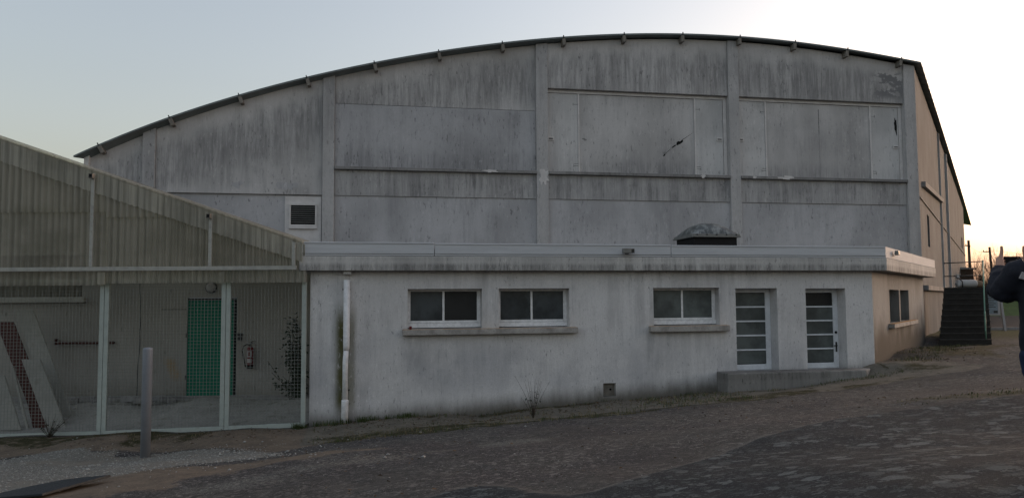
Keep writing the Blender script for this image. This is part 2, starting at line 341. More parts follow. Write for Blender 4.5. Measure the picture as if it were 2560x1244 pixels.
def poly_sd(X, Y, poly):                    # signed distance, positive inside
    P = np.array(poly, float); d = np.full(X.shape, 1e9); ins = np.zeros(X.shape, bool)
    for k in range(len(P)):
        a = P[k]; b = P[(k + 1) % len(P)]; ab = b - a
        tt = np.clip(((X - a[0]) * ab[0] + (Y - a[1]) * ab[1]) / (ab @ ab), 0, 1)
        d = np.minimum(d, np.hypot(X - a[0] - tt * ab[0], Y - a[1] - tt * ab[1]))
        cond = ((a[1] > Y) != (b[1] > Y)) & (X < (b[0] - a[0]) * (Y - a[1]) / (b[1] - a[1] + 1e-12) + a[0]); ins ^= cond
    return np.where(ins, d, -d)
def sm(v, a, b): u = np.clip((v - a) / (b - a), 0, 1); return u * u * (3 - 2 * u)
def axis(lo, hi, step, far0, far1):
    a = list(np.arange(lo, hi + 1e-6, step)); s = step; p = hi
    while p < far1: s *= 1.35; p += s; a.append(p)
    s = step; p = lo
    while p > far0: s *= 1.35; p -= s; a.insert(0, p)
    return np.array(a)
gx = axis(-14, 18, .11, -700, 800); gy = axis(3, 30, .11, -400, 1500)
GX, GY = np.meshgrid(gx, gy, indexing='ij'); GZ = ground_z(GX, GY)
near = (np.abs(GX) < 30) & (GY < 45)
GZ = GZ + np.where(near, (fbm(GX, GY, 1.1, 3) - .5) * .05 + (fbm(GX, GY, 4., 9) - .5) * .018, 0)
GZ = np.where(GY > 75, np.minimum(GZ + (GY - 75) * .01, 9), GZ)
ASPH_X = [-9, -2.2, -1.5, -.9, -.4, -.1, .2, .55, .8, 1.5, 2.4, 3.1, 3.85, 4.6, 5.1, 6.3, 8.5, 12, 60]
ASPH_Y = [-9, 5.5, 6.9, 7.7, 8.25, 8.0, 7.45, 7.15, 7.3, 8.05, 8.95, 9.75, 10.3, 10.72, 10.85, 10.95, 11.3, 11.8, 12]
edge = np.interp(GX, ASPH_X, ASPH_Y) - GY
asph = sm(edge + (fbm(GX, GY, 2.2, 21) - .5) * .5, -.3, .3)
GZ = GZ + np.where(near, .025 * sm(edge, -.05, .12), 0)
lip = np.exp(-((edge + .03 + (fbm(GX, GY, 2.2, 21) - .5) * .5) / .06) ** 2) * sm(GX, -1.6, -1.2) * (1 - sm(GX, 4.2, 5))
grav_poly = [(-11, 14.6), (-9.6, 15.6), (-8.6, 15.9), (-7.4, 15.5), (-6.4, 15.4), (-5.2, 15.0), (-4.2, 13.9), (-3.8, 13.2), (-4.7, 12.7), (-5.4, 12.2), (-6.0, 11.6), (-6.9, 11.0), (-8, 10), (-11, 10)]
grav = sm(poly_sd(GX, GY, grav_poly) + (fbm(GX, GY, 1.3, 31) - .5) * 1.1, -.12, .3)
grav2 = sm(poly_sd(GX, GY, [(-3.6, 11.6), (-1.8, 12.6), (.6, 13.0), (.5, 12.3), (-1.8, 10.6), (-3.4, 9.6), (-4.6, 9.3)]) + (fbm(GX, GY, .8, 35) - .5) * 2.2, -.4, .7) * .42
soil = sm(poly_sd(GX, GY, [(-12, 17.3), (-4.4, 17.3), (-1.5, 16.6), (-1.5, 15.9), (-3.6, 15.2), (-4.6, 14.2), (-5, 14.8), (-6.4, 15.2), (-8.6, 15.7), (-12, 14)]) + (fbm(GX, GY, .9, 41) - .5) * 1.2, -.2, .5)
soil2 = sm(poly_sd(GX, GY, [(-6.6, 11.6), (-5.2, 12.1), (-3.2, 13.0), (-2.2, 12.6), (-3.8, 11.2), (-5.2, 9.7), (-6.6, 9.8)]) + (fbm(GX, GY, 1.1, 43) - .5) * 1.3, -.3, .4)
soil = np.maximum(soil, soil2)
A_ = math.atan(1900 / 10400); TX = (math.cos(A_), math.sin(A_)); NX = (math.sin(A_), -math.cos(A_))
dwall = -18.043 * -1 - (-(GX * NX[0] + GY * NX[1]))      # distance in front of the annex facade
dwall = 18.043 + (GX * NX[0] + GY * NX[1]); swall = GX * TX[0] + GY * TX[1]
kerbn = (fbm(GX, GY, 1.2, 51) - .5)
strip = sm(2.5 + .9 * kerbn - dwall, -.1, .2) * sm(swall, -1.6, -1.2) * (1 - sm(swall, 13.4, 15)) * (dwall > -.5)
seam = np.exp(-((dwall - 2.56 - .8 * kerbn) / .09) ** 2) * sm(swall, -1, 0) * (1 - sm(swall, 8, 10)) * .95
mossd = np.maximum(np.exp(-((dwall - 2.1 - .5 * kerbn) / .4) ** 2), np.exp(-((dwall - .1) / .25) ** 2)) * sm(swall, -1.6, -.8) * (1 - sm(swall, 11, 14)) * sm(fbm(GX, GY, .7, 61), .42, .6)
joint = np.exp(-((np.mod(swall + .4 * kerbn, 2.9) - 1.4) / .035) ** 2) * sm(2.4 - dwall, 0, .2) * (dwall > 0) * sm(swall, 0, 1) * .8
seam = np.maximum(seam, joint)
enc = sm(.62 - np.abs(GY - 16.7 - .8 * kerbn), -.1, .3) * sm(-GX, 6.0, 7.2) * sm(fbm(GX, GY, .5, 63), .22, .4)
wr = sm(poly_sd(GX, GY, [(9.5, 19.5), (12.2, 22.6), (15.2, 26.6), (19.5, 26.9), (19.5, 24.5), (15.5, 23), (12.5, 20.5), (10.2, 18.6)]) + (fbm(GX, GY, .7, 67) - .5) * 2.6, -.4, .7)
st2 = sm(poly_sd(GX, GY, [(6, 11.9), (9.5, 13), (14, 14), (14, 12.6), (9, 11.4), (6.5, 11.2)]) + (fbm(GX, GY, .9, 69) - .5) * 1.6, -.3, .5) * .8
moss = np.clip(mossd + seam + enc * .9 + wr * .8 + st2 * .7, 0, 1)
floor_in = ((GY > 17.3) & (GX < -4.6) & (GY < 21)).astype(float)
road = sm(GY, 39, 39.4) * (1 - sm(GY, 52, 53)) * (GX > 15)
field = np.clip(sm(GY, 28, 33) * (GX > 12), 0, 1) * (1 - road)
far = np.clip(sm(np.hypot(GX, GY - 15), 40, 60), 0, 1) * (1 - road)
Z1 = np.stack([asph, np.maximum(grav, grav2), soil, lip], -1); Z2 = np.stack([moss, np.maximum(strip, floor_in), road, np.maximum(field, far)], -1)
nx_, ny_ = GX.shape
idx = np.arange(nx_ * ny_).reshape(nx_, ny_)
faces = np.stack([idx[:-1, :-1], idx[1:, :-1], idx[1:, 1:], idx[:-1, 1:]], -1).reshape(-1, 4)
me = bpy.data.meshes.new('ground')
V = np.stack([GX, GY, GZ], -1).reshape(-1, 3)
me.vertices.add(len(V)); me.vertices.foreach_set('co', V.ravel())
me.loops.add(faces.size); me.loops.foreach_set('vertex_index', faces.ravel().astype(np.int32))
me.polygons.add(len(faces)); me.polygons.foreach_set('loop_start', np.arange(0, faces.size, 4, dtype=np.int32)); me.polygons.foreach_set('loop_total', np.full(len(faces), 4, dtype=np.int32))
me.update(calc_edges=True); me.polygons.foreach_set('use_smooth', np.ones(len(faces), bool))
for nm, Z in (('zone', Z1), ('zone_b', Z2)):
    at = me.attributes.new(nm, 'FLOAT_COLOR', 'POINT'); at.data.foreach_set('color', Z.reshape(-1, 4).astype(np.float32).ravel())
def ground_mat():
    m, t, b = new_mat('yard_ground'); v = coords(t)
    def att(n):
        a = N(t, 'ShaderNodeAttribute', attribute_name=n); s = N(t, 'ShaderNodeSeparateColor'); L(t, a.outputs['Color'], s.inputs[0])
        return s.outputs[0], s.outputs[1], s.outputs[2], a.outputs['Alpha']
    asp, gra, soi, lp = att('zone'); mos, con, roa, fie = att('zone_b')
    crn = noise(t, v, 22., 5, .75, (1, 1, 1), (6, 6, 0)); crisp = lambda k: mapr(t, math_(t, 'ADD', k, math_(t, 'MULTIPLY', math_(t, 'SUBTRACT', crn, .5), 1.5)), .3, .62)
    gra = crisp(gra); asp = crisp(asp); soi = crisp(soi); con = crisp(con); mos = crisp(mos)
    def spots(scale, lo, hi, loc):
        mp = N(t, 'ShaderNodeMapping'); mp.inputs['Location'].default_value = loc; L(t, v, mp.inputs['Vector'])
        wn = N(t, 'ShaderNodeTexNoise'); wn.inputs['Scale'].default_value = scale * 2.; wn.inputs['Detail'].default_value = 3; L(t, mp.outputs[0], wn.inputs['Vector'])
        ad = N(t, 'ShaderNodeVectorMath', operation='MULTIPLY_ADD'); L(t, wn.outputs['Color'], ad.inputs[0]); ad.inputs[1].default_value = (.22, .22, .22); L(t, mp.outputs[0], ad.inputs[2])
        vo = N(t, 'ShaderNodeTexVoronoi'); vo.inputs['Scale'].default_value = scale; vo.inputs['Randomness'].default_value = 1; L(t, ad.outputs[0], vo.inputs['Vector'])
        sc = N(t, 'ShaderNodeSeparateColor'); L(t, vo.outputs['Color'], sc.inputs[0])
        r = mapr(t, sc.outputs[0], .25, 1., 0., hi)           # each cell its own spot radius
        return math_(t, 'MULTIPLY', mapr(t, math_(t, 'SUBTRACT', r, vo.outputs['Distance']), 0., .08), mapr(t, sc.outputs[1], 0, 1, .35, 1.))
    n1 = noise(t, v, .55, 6, .65); n2 = noise(t, v, 3.2, 6, .7); n3 = noise(t, v, 28, 5, .75); n4 = noise(t, v, 90, 3, .7)
    p1 = noise(t, v, 10., 5, .68); p2 = noise(t, v, 24., 4, .7, (1, 1, 1), (4, 4, 0)); pd = noise(t, v, .45, 4, .6, (1, 1, 1), (9, 2, 0))
    # worn brown tarmac between yard and building
    base = mixc(t, mapr(t, n2, .3, .7), (.079, .076, .069), (.039, .038, .036)); base = mixc(t, mapr(t, n1, .42, .62), base, (.044, .042, .042))
    fl = math_(t, 'MAXIMUM', mapr(t, p1, .565, .60), math_(t, 'MULTIPLY', mapr(t, p2, .55, .6), .8)); fl = math_(t, 'MULTIPLY', fl, mapr(t, pd, .32, .6, .3, 1.))
    base = mixc(t, math_(t, 'MULTIPLY', fl, .72), base, (.215, .197, .183))
    base = mixc(t, math_(t, 'MULTIPLY', mapr(t, p1, .42, .36), .3), base, (.035, .032, .031))
    base = mixc(t, math_(t, 'MULTIPLY', mapr(t, n4, .55, .7), .5), base, (.2, .18, .165))
    # newer dark tarmac with pale lichen
    ta = mixc(t, mapr(t, n3, .3, .7), (.015, .019, .023), (.03, .035, .04)); ta = mixc(t, mapr(t, n2, .45, .7), ta, (.026, .032, .033))
    sp = math_(t, 'MAXIMUM', spots(5.5, 0, .62, (0, 0, 0)), math_(t, 'MULTIPLY', spots(11, 0, .6, (5, 2, 0)), .8))
    sp = math_(t, 'MAXIMUM', sp, math_(t, 'MULTIPLY', mapr(t, p2, .57, .64), .7))
    sp = math_(t, 'MULTIPLY', sp, mapr(t, noise(t, v, 1.1, 4, .6), .27, .5, .25, 1.)); sp = math_(t, 'MULTIPLY', sp, mapr(t, n4, .3, .6, .6, 1.))
    ta = mixc(t, math_(t, 'MULTIPLY', sp, .8), ta, (.155, .172, .17))
    ta = mixc(t, math_(t, 'MULTIPLY', mapr(t, p1, .44, .36), .6), ta, (.014, .016, .019))
    c = mixc(t, asp, base, ta)
    so = mixc(t, mapr(t, n2, .3, .7), (.185, .145, .108), (.115, .092, .072)); so = mixc(t, mapr(t, n3, .5, .75), so, (.24, .2, .155))
    c = mixc(t, math_(t, 'MULTIPLY', soi, mapr(t, n3, .2, .6, .6, 1.)), c, so)
    gv = mixc(t, mapr(t, n3, .35, .65), (.13, .13, .117), (.31, .30, .27)); gv = mixc(t, mapr(t, n4, .47, .6), gv, (.09, .088, .075)); gv = mixc(t, mapr(t, n1, .45, .7), gv, (.2, .18, .15))
    c = mixc(t, math_(t, 'MULTIPLY', gra, mapr(t, n2, .2, .5, .55, 1.)), c, gv)
    co = mixc(t, mapr(t, n2, .3, .7), (.17, .153, .125), (.1, .09, .074)); co = mixc(t, mapr(t, n3, .5, .75), co, (.2, .185, .155))
    c = mixc(t, con, c, co)
    c = mixc(t, math_(t, 'MULTIPLY', lp, .6), c, (.17, .16, .145))
    mo = mixc(t, mapr(t, n3, .3, .7), (.02, .024, .009), (.055, .048, .022)); c = mixc(t, math_(t, 'MULTIPLY', mos, mapr(t, n2, .3, .55)), c, mo)
    c = mixc(t, fie, c, mixc(t, mapr(t, n2, .3, .7), (.05, .06, .02), (.035, .035, .016)))
    c = mixc(t, roa, c, (.045, .045, .046))
    L(t, c, b.inputs['Base Color']); b.inputs['Roughness'].default_value = .95; b.inputs['Specular IOR Level'].default_value = .15
    h = math_(t, 'ADD', math_(t, 'MULTIPLY', n3, 1.), math_(t, 'MULTIPLY', n4, .5)); bump(t, b, h, .8, .025)
    return m
me.materials.append(ground_mat())
ground = bpy.data.objects.new('ground', me); COL.objects.link(ground); struct(ground)

# ------------------------------------------------------------------ shared builders
def wall_holes(mb, x0, x1, z0, z1, holes, depth, back=True, y=0.):
    xs = sorted({x0, x1, *[h[0] for h in holes], *[h[1] for h in holes]}); zs = sorted({z0, z1, *[h[2] for h in holes], *[h[3] for h in holes]})
    for i in range(len(xs) - 1):
        for j in range(len(zs) - 1):
            cx, cz = (xs[i] + xs[i + 1]) / 2, (zs[j] + zs[j + 1]) / 2
            if any(h[0] < cx < h[1] and h[2] < cz < h[3] for h in holes): continue
            mb.add([(xs[i], y, zs[j]), (xs[i + 1], y, zs[j]), (xs[i + 1], y, zs[j + 1]), (xs[i], y, zs[j + 1])], [(0, 1, 2, 3)])
    for (a, b, c, d) in holes:
        e = y + depth
        mb.add([(a, y, c), (b, y, c), (b, y, d), (a, y, d), (a, e, c), (b, e, c), (b, e, d), (a, e, d)], [(0, 4, 7, 3), (1, 2, 6, 5), (0, 1, 5, 4), (3, 7, 6, 2)])
    return mb

# ------------------------------------------------------------------ sports hall
HO = (-27.542 * NX[0], -27.542 * NX[1], 0)
hall = thing('sports_hall', 'large grey concrete hall with a curved roof and streaked panels', 'hall', HO, A_)
SD = [-9.6, -9.47, -6.92, -4.63, -2.33, -.01, 2.33, 4.65, 7.02, 9.40, 11.78, 14.14, 16.48, 18.84, 21.24, 22.08, 22.3]
ZD = [7.84, 7.92, 9.11, 10.0, 10.70, 11.38, 11.91, 12.35, 12.68, 12.94, 13.10, 13.12, 13.04, 12.86, 12.61, 12.50, 12.47]
PF = np.polyfit(SD, ZD, 5)
arch = lambda s: float(np.polyval(PF, s))
def arch_panel(s0, s1, z0, y0, y1, dz=0., n=14):
    ss = [s0 + (s1 - s0) * k / n for k in range(n + 1)]
    return MB().prism([(s0, z0), (s1, z0)] + [(s, arch(s) + dz) for s in reversed(ss)], y0, y1)
B = -.6
PIL = [(-7.78, -7.37), (-1.80, -1.39), (5.99, 6.44), (13.76, 14.20), (21.55, 22.07)]
for i, (a, b) in enumerate(PIL): arch_panel(a, b, B, -.02, .7, -.01, 4).build('pilaster', M['pilaster'], hall, bevel=.012)
arch_panel(-9.48, -7.785, B, .10, .7, -.02).build('wall_panel', M['hall'], hall)
arch_panel(-7.365, -1.805, 6.68, .06, .7, -.02).build('wall_panel', M['hall'], hall, bevel=.01)
MB().box(-7.365, -1.805, .14, .7, B, 6.676).build('lower_wall_panel', M['hall_smooth'], hall)
arch_panel(-1.385, 5.985, 10.014, .105, .7, -.02).build('wall_panel', M['hall'], hall)
MB().box(-1.385, 5.985, .1, .7, 7.72, 10.0).build('wall_panel', M['hall_mid'], hall, bevel=.008)
for (a, b) in ((-1.385, 5.985), (6.445, 13.755), (14.205, 21.545)):
    MB().box(a, b, .07, .7, 6.68, 7.60).build('beam', M['hall_beam'], hall, bevel=.01)
    MB().box(a, b, .11, .7, B, 6.676).build('lower_wall_panel', M['hall_smooth'], hall)
    MB().box(a, b, -.07, .3, 7.604, 7.715).build('ledge', M['ledge'], hall, bevel=.012)
for (a, b) in ((6.445, 13.755), (14.205, 21.545)):
    arch_panel(a, b, 10.9, .05, .7, -.02).build('wall_panel', M['hall'], hall, bevel=.012)
# sheeted-over window bays
def shutters(a, b, cuts, plates, y=.24):
    MB().box(a, b, y + .06, .7, 7.72, 10.896).build('shutter_backing', M['void'], hall)
    fr = MB().box(a + .003, b - .003, y - .04, y + .055, 10.77, 10.893)
    for c in cuts: fr.box(c - .03, c + .03, y - .045, y + .05, 7.73, 10.768)
    fr.box(b - .14, b - .003, y - .035, y + .052, 7.725, 10.767)
    fr.build('shutter_frame', M['shutter_trim'], hall, bevel=.006)
    xs = [a + .01] + list(cuts) + [b - .15]
    out = []
    for k in range(3):
        g0 = .035 if k else 0; g1 = .035 if k < 2 else 0.01
        out.append(MB().box(xs[k] + g0, xs[k + 1] - g1, y - (.02 if k != 1 else 0), y + .045, 7.735, 10.755).build('shutter_panel', M['shutter' if k == 1 else 'shutter_pale'], hall, bevel=.006))
    for (px, pz, pw) in plates:
        p = MB().box(px, px + pw, y - .055, y - .024, pz - .07, pz + .07).build('bracket', M['shutter_trim'], hall, bevel=.006)
        MB().box(px + .05, px + pw - .05, y - .066, y - .056, pz - .018, pz + .018).build('bolt', M['steel_dark'], p)
    for c, sgn in ((cuts[0], -1), (cuts[1], 1)):
        for zz in (7.98, 10.35):
            x = c + sgn * .12; h = MB()
            h.box(x - .09, x + .09, y - .026, y - .022, zz - .006, zz + .006); h.box(x + sgn * .09 - .006, x + sgn * .09 + .006, y - .0262, y - .0222, zz - .05, zz + .05)
            if zz < 9: h.box(x - .09, x + .09, y - .0264, y - .0224, zz + .08, zz + .092)
            h.build('hinge', M['steel_dark'], hall)
    return out
sh1 = shutters(6.445, 13.755, (7.69, 12.42), ((6.46, 9.0, .26), (13.3, 9.18, .26)))
sh2 = shutters(14.205, 21.545, (15.43, 20.1), ((14.23, 9.2, .24), (21.1, 9.1, .26)))
def blob(c, rx, rz, ang, y, n=16, jag=.35, seed=0):
    r = random.Random(seed); pts = []
    for k in range(n):
        a = 2 * math.pi * k / n; q = 1 + jag * (r.random() - .5) * 2; x = rx * q * math.cos(a); z = rz * q * math.sin(a)
        pts.append((c[0] + x * math.cos(ang) - z * math.sin(ang), c[1] + x * math.sin(ang) + z * math.cos(ang)))
    return MB().prism(pts, y - .004, y + .02)
hl = blob((11.76, 9.0), .14, .065, .55, .238, seed=2); hl2 = blob((11.53, 8.85), .12, .025, .65, .238, seed=3, n=12); hl.add(hl2.v, hl2.f)
hl3 = blob((11.13, 8.5), .06, .028, .6, .238, seed=4, n=10); hl.add(hl3.v, hl3.f)
hl4 = MB().prism([(11.85, 9.08), (12.35, 9.42), (12.36, 9.43), (11.84, 9.1)], .2345, .25); hl.add(hl4.v, hl4.f)
hl5 = MB().prism([(11.15, 8.52), (11.4, 8.74), (11.4, 8.75), (11.14, 8.53)], .2345, .25); hl.add(hl5.v, hl5.f)
hl.build('hole', M['void'], hall)
blob((21.27, 9.98), .07, .36, .05, .218, seed=7).build('hole', M['void'], hall)
blob((7.92, 9.02), .09, .045, -.5, .238, seed=8, n=10).build('patch', M['ledge'], hall)
cr = MB(); px_ = 17.79
for k in range(14):
    z = 10.55 - k * .17; q = px_ + random.uniform(-.012, .012); wd = .02 if k < 6 else .004
    cr.prism([(q - wd, z), (q + wd, z), (px_ + wd * .6, z - .17), (px_ - wd * .6, z - .17)], .2362, .26)
cr.build('crack', M['ledge'], hall)
# patches of pale render on ledges
for (sx_, z_, rx, rz, y_, sd_) in ((6.25, 7.5, .17, .3, -.024, 1), (16.1, 7.66, .3, .07, -.074, 5), (14.75, 7.66, .07, .05, -.074, 6), (12.6, 7.66, .1, .08, -.074, 9), (4.2, 7.66, .25, .05, -.074, 11), (-3.0, 6.98, .35, .16, .056, 12), (-4.7, 7.0, .2, .12, .056, 13)):
    blob((sx_, z_), rx, rz, 0, y_, 18, .45, sd_).build('render_patch', M['shutter_trim'] if y_ < 0 else M['hall_smooth'], hall)
# louvre
MB().box(-3.08, -1.83, .1, .138, 4.9, 6.62).build('louvre_surround', M['shutter_trim'], hall, bevel=.006)
lv = MB(); lv.box(-2.93, -1.98, .03, .098, 6.30, 6.36).box(-2.93, -1.98, .03, .098, 5.47, 5.62).box(-2.93, -2.87, .031, .098, 5.623, 6.298).box(-2.04, -1.98, .031, .098, 5.623, 6.298)
lvo = lv.build('louvre', M['shutter_trim'], hall, bevel=.006)
MB().box(-2.868, -2.042, .085, .0975, 5.623, 6.298).build('louvre_back', M['void'], lvo)
for k in range(8):
    z = 5.70 + k * .076
    MB().obox((-2.455, .056, z), (.41, 0, 0), (0, .026, .016), (0, -.003, .005)).build('slat', M['grille'], lvo)
# roof sheet, swept along the direction of the right-hand side wall
UW = (math.sin(R(32.4)), math.cos(R(32.4)))
UL = (UW[0] * TX[0] + UW[1] * TX[1], -(UW[0] * NX[0] + UW[1] * NX[1]))     # in hall axes
ts = [0, .25, .5] + list(np.arange(1, 76, .5)); ss = [-9.86 + (22.22 + 9.86) * k / 70 for k in range(71)]
drop = lambda t_: -.000009 * 0 - (.00016 * t_ * t_ if t_ < 60 else .00016 * 3600 + (t_ - 60) * .02)
rv = []; rf = []
y0 = -.24
for lay in (0, 1):
    for i, t_ in enumerate(ts):
        for k, s in enumerate(ss):
            rip = .03 * math.cos(math.pi * (t_ / .5)) if t_ >= 1 else 0
            rv.append((s + UL[0] * t_, y0 + UL[1] * t_, arch(s) + .115 + rip - lay * .06 + drop(t_)))
nt_, ns_ = len(ts), len(ss); q = nt_ * ns_
for i in range(nt_ - 1):
    for k in range(ns_ - 1):
        a = i * ns_ + k; rf.append((a, a + 1, a + ns_ + 1, a + ns_)); rf.append((q + a, q + a + ns_, q + a + ns_ + 1, q + a + 1))
for k in range(ns_ - 1): rf.append((k, q + k, q + k + 1, k + 1)); e = (nt_ - 1) * ns_ + k; rf.append((e, e + 1, q + e + 1, q + e))
for i in range(nt_ - 1):
    for k in (0, ns_ - 1): a = i * ns_ + k; rf.append((a, a + ns_, q + a + ns_, q + a))
MB().add(rv, rf).build('roof', M['roof'], hall)
for s in (-9.06, -6.85, -4.60, -2.33, .02, 2.33, 4.69, 7.03, 9.42, 11.80, 14.19, 16.56, 18.87, 21.30):
    sl = (arch(s + .1) - arch(s - .1)) / .2; tv = Vector((1, 0, sl)).normalized(); nv = Vector((-tv.z, 0, tv.x))
    c = Vector((s, -.1, arch(s))) - nv * .085
    p = MB().obox(c, tv * .06, (0, .15, 0), nv * .125).build('purlin_end', M['purlin'], hall, bevel=.01)
    MB().obox(c + nv * .195 + Vector((0, -.16, 0)), tv * .018, (0, .015, 0), nv * .045).build('bolt', M['steel_dark'], p)
# right-hand side wall (own axes: x along the wall, y into the hall)
sang = math.atan2(UL[1], UL[0])
hs_ = bpy.data.objects.new('side_wall', None)
def side_obj(mb, name, mat, **k):
    mtx = Matrix.Translation((22.07, .0, 0)) @ Matrix.Rotation(sang, 4, 'Z'); o = mb.build(name, mat, hall, **k); o.matrix_local = mtx; return o
sw = MB(); wall_holes(sw, .02, 56, -.6, 12.45, [(3.9, 5.2, 5.2, 6.66), (47, 49.5, 7.4, 8.4)], .3)
sw.v = [(x, y, z + drop(x) if z > 12 else z) for x, y, z in sw.v]
side_obj(sw, 'side_wall', M['hall_side'])
def side_window(x0, x1, z0, z1):
    o = side_obj(MB().box(x0, x1, .22, .3, z0, z1), 'window', M['pane_dark'])
    f = MB()
    for k in range(5):
        zz = z0 + (z1 - z0) * (k + .5) / 5; f.box(x0, x1, .17, .215, zz - .05, zz + .05)
    fo = f.build('louvre_blade', M['grille'], o)
side_window(3.9, 5.2, 5.2, 6.66); side_window(47, 49.5, 7.4, 8.4)
lg = MB(); lg.add([(1.5, -.16, 7.62), (15.4, -.16, 8.34), (15.4, 0, 8.34), (1.5, 0, 7.62), (1.5, -.16, 7.84), (15.4, -.16, 8.56), (15.4, 0, 8.56), (1.5, 0, 7.84)],
                  [(0, 3, 2, 1), (4, 5, 6, 7), (0, 1, 5, 4), (1, 2, 6, 5), (2, 3, 7, 6), (3, 0, 4, 7)])
side_obj(lg, 'side_ledge', M['ledge'])
side_obj(MB().box(14.6, 14.75, -.1, 0, -.4, 12.3), 'side_pilaster', M['pilaster'])
side_obj(MB().box(21.6, 21.95, -.14, 0, -.4, 12.2), 'side_pilaster', M['pilaster'])
side_obj(MB().box(.1, 16.5, -.2, 0, 3.2, 3.4), 'plinth_ledge', M['ledge'])
side_obj(MB().box(.06, 56, -.05, 0, 7.0, 7.04), 'wall_joint', M['ledge'])
# left-hand and rear walls close the volume
LW = MB().add([(-9.47, .2, -.6), (-9.47 + UL[0] * 56, .2 + UL[1] * 56, -.6), (-9.47 + UL[0] * 56, .2 + UL[1] * 56, 7.6), (-9.47, .2, 7.9)], [(0, 1, 2, 3)])
LW.build('left_wall', M['hall_side'], hall)
MB().add([(-9.47 + UL[0] * 56, .2 + UL[1] * 56, -.6), (22.07 + UL[0] * 56, UL[1] * 56, -.6), (22.07 + UL[0] * 56, UL[1] * 56, 11.8), (6 + UL[0] * 56, UL[1] * 56, 11.8), (-9.47 + UL[0] * 56, .2 + UL[1] * 56, 7.4)], [(0, 1, 2, 3, 4)]).build('rear_wall', M['hall_side'], hall)
MB().prism([(-9.62, 7.3), (-9.5, 7.1), (-9.44, 7.88), (-9.6, 7.9)], -.02, .12).build('corner_flashing', M['shutter_trim'], hall)

# ------------------------------------------------------------------ low annex
AO = (-18.043 * NX[0], -18.043 * NX[1], 0)
annex = thing('annex', 'low flat-roofed white annex with small windows and two glazed doors', 'annex', AO, A_)
WIN = [(.80, 2.56, 2.28, 3.22), (2.97, 4.71, 2.28, 3.22), (6.87, 8.63, 2.28, 3.22)]
DOOR = [(9.07, 10.22, 1.10, 3.20), (11.02, 12.16, 1.10, 3.19)]
VENT = (5.54, 5.86, .58, .90)
wm = MB(); wall_holes(wm, -1.42, 12.95, -.5, 3.64, WIN + DOOR + [VENT], .45)
wm.add([(-1.42, 0, -.5), (-1.42, 9.4, -.5), (-1.42, 9.4, 3.64), (-1.42, 0, 3.64)], [(0, 1, 2, 3)])
wm.build('wall', M['annex'], annex)
MB().box(-1.38, 13.2, .47, .5, -.5, 3.63).build('inner_lining', M['void'], annex)
UA = (math.sin(R(35.5)), math.cos(R(35.5))); UAL = (UA[0] * TX[0] + UA[1] * TX[1], -(UA[0] * NX[0] + UA[1] * NX[1])); aang = math.atan2(UAL[1], UAL[0])
AM = Matrix.Translation((12.95, 0, 0)) @ Matrix.Rotation(aang, 4, 'Z')
def aside(mb, name, mat, parent=annex, **k): o = mb.build(name, mat, parent, **k); o.matrix_local = AM; return o
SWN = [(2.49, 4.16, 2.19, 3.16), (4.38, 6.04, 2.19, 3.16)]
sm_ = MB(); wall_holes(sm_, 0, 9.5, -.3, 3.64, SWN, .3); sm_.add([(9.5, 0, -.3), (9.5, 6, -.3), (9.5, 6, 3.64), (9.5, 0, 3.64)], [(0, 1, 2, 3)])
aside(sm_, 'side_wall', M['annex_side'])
for (a, b, c, d) in SWN: aside(MB().box(a, b, .24, .29, c, d), 'side_window', M['pane_frost'])
aside(MB().box(2.2, 6.8, -.16, -.002, 2.06, 2.185), 'window_sill', M['sill'], bevel=.012)
# roof: concrete fascia, metal capping, flat deck
cA = (12.95 + .2, -.25); off = (.22 * UAL[1], -.22 * UAL[0])
P0 = (-1.66, -.25)
cornr = (13.22, -.25)
P2 = (cornr[0] + UAL[0] * 10.0, cornr[1] + UAL[1] * 10.0)
slab = [P0, cornr, P2, (P2[0] - 1.2, 9.3), (-1.66, 9.3)]
MB().prism(slab, 3.642, 3.975, 'z').build('fascia', M['fascia'], annex, bevel=.012)
ins = .02
cap = [(-1.66 + .0, -.25 + ins), (cornr[0] - ins, -.25 + ins), (P2[0] - ins, P2[1] + ins), (P2[0] - 1.2, 9.25), (-1.64, 9.25)]
MB().prism([(c[0] + (.12 if i in (0, 4) else -.12), c[1] + (.12 if i < 2 else -.1)) for i, c in enumerate(cap)], 3.978, 4.16, 'z').build('roof_deck', M['grille'], annex)
def strip(p, q, z0, z1, th, name, mat):
    p = Vector((*p, 0)); q = Vector((*q, 0)); d = (q - p).normalized(); n = Vector((-d.y, d.x, 0))
    mb = MB().add([p + Vector((0, 0, z0)), q + Vector((0, 0, z0)), q + n * th + Vector((0, 0, z0)), p + n * th + Vector((0, 0, z0)),
                   p + Vector((0, 0, z1)), q + Vector((0, 0, z1)), q + n * th + Vector((0, 0, z1)), p + n * th + Vector((0, 0, z1))],
                  [(0, 3, 2, 1), (4, 5, 6, 7), (0, 1, 5, 4), (1, 2, 6, 5), (2, 3, 7, 6), (3, 0, 4, 7)])
    return mb.build(name, mat, annex, bevel=.006)
yk = -.25 + ins
for (a, b, z1) in ((-1.66, 1.402, 4.30), (1.418, 7.262, 4.285), (7.278, cornr[0] - .01, 4.275)):
    o = strip((a, yk), (b, yk), 3.985, z1, .1, 'metal_capping', M['capping'])
    MB().box(a + .01, b - .01, yk - .012, yk - .001, 4.03, 4.036).build('crease', M['steel_dark'], o)
    MB().box(a + .01, b - .01, yk - .016, yk + .0, z1 - .03, z1 - .012).build('drip_edge', M['capping'], o)
sc0 = (cornr[0] - .01 + UAL[0] * .012, yk + UAL[1] * .012); scm = (cornr[0] + UAL[0] * 4.6, yk + UAL[1] * 4.6); sc1 = (cornr[0] + UAL[0] * 9.95, yk + UAL[1] * 9.95)
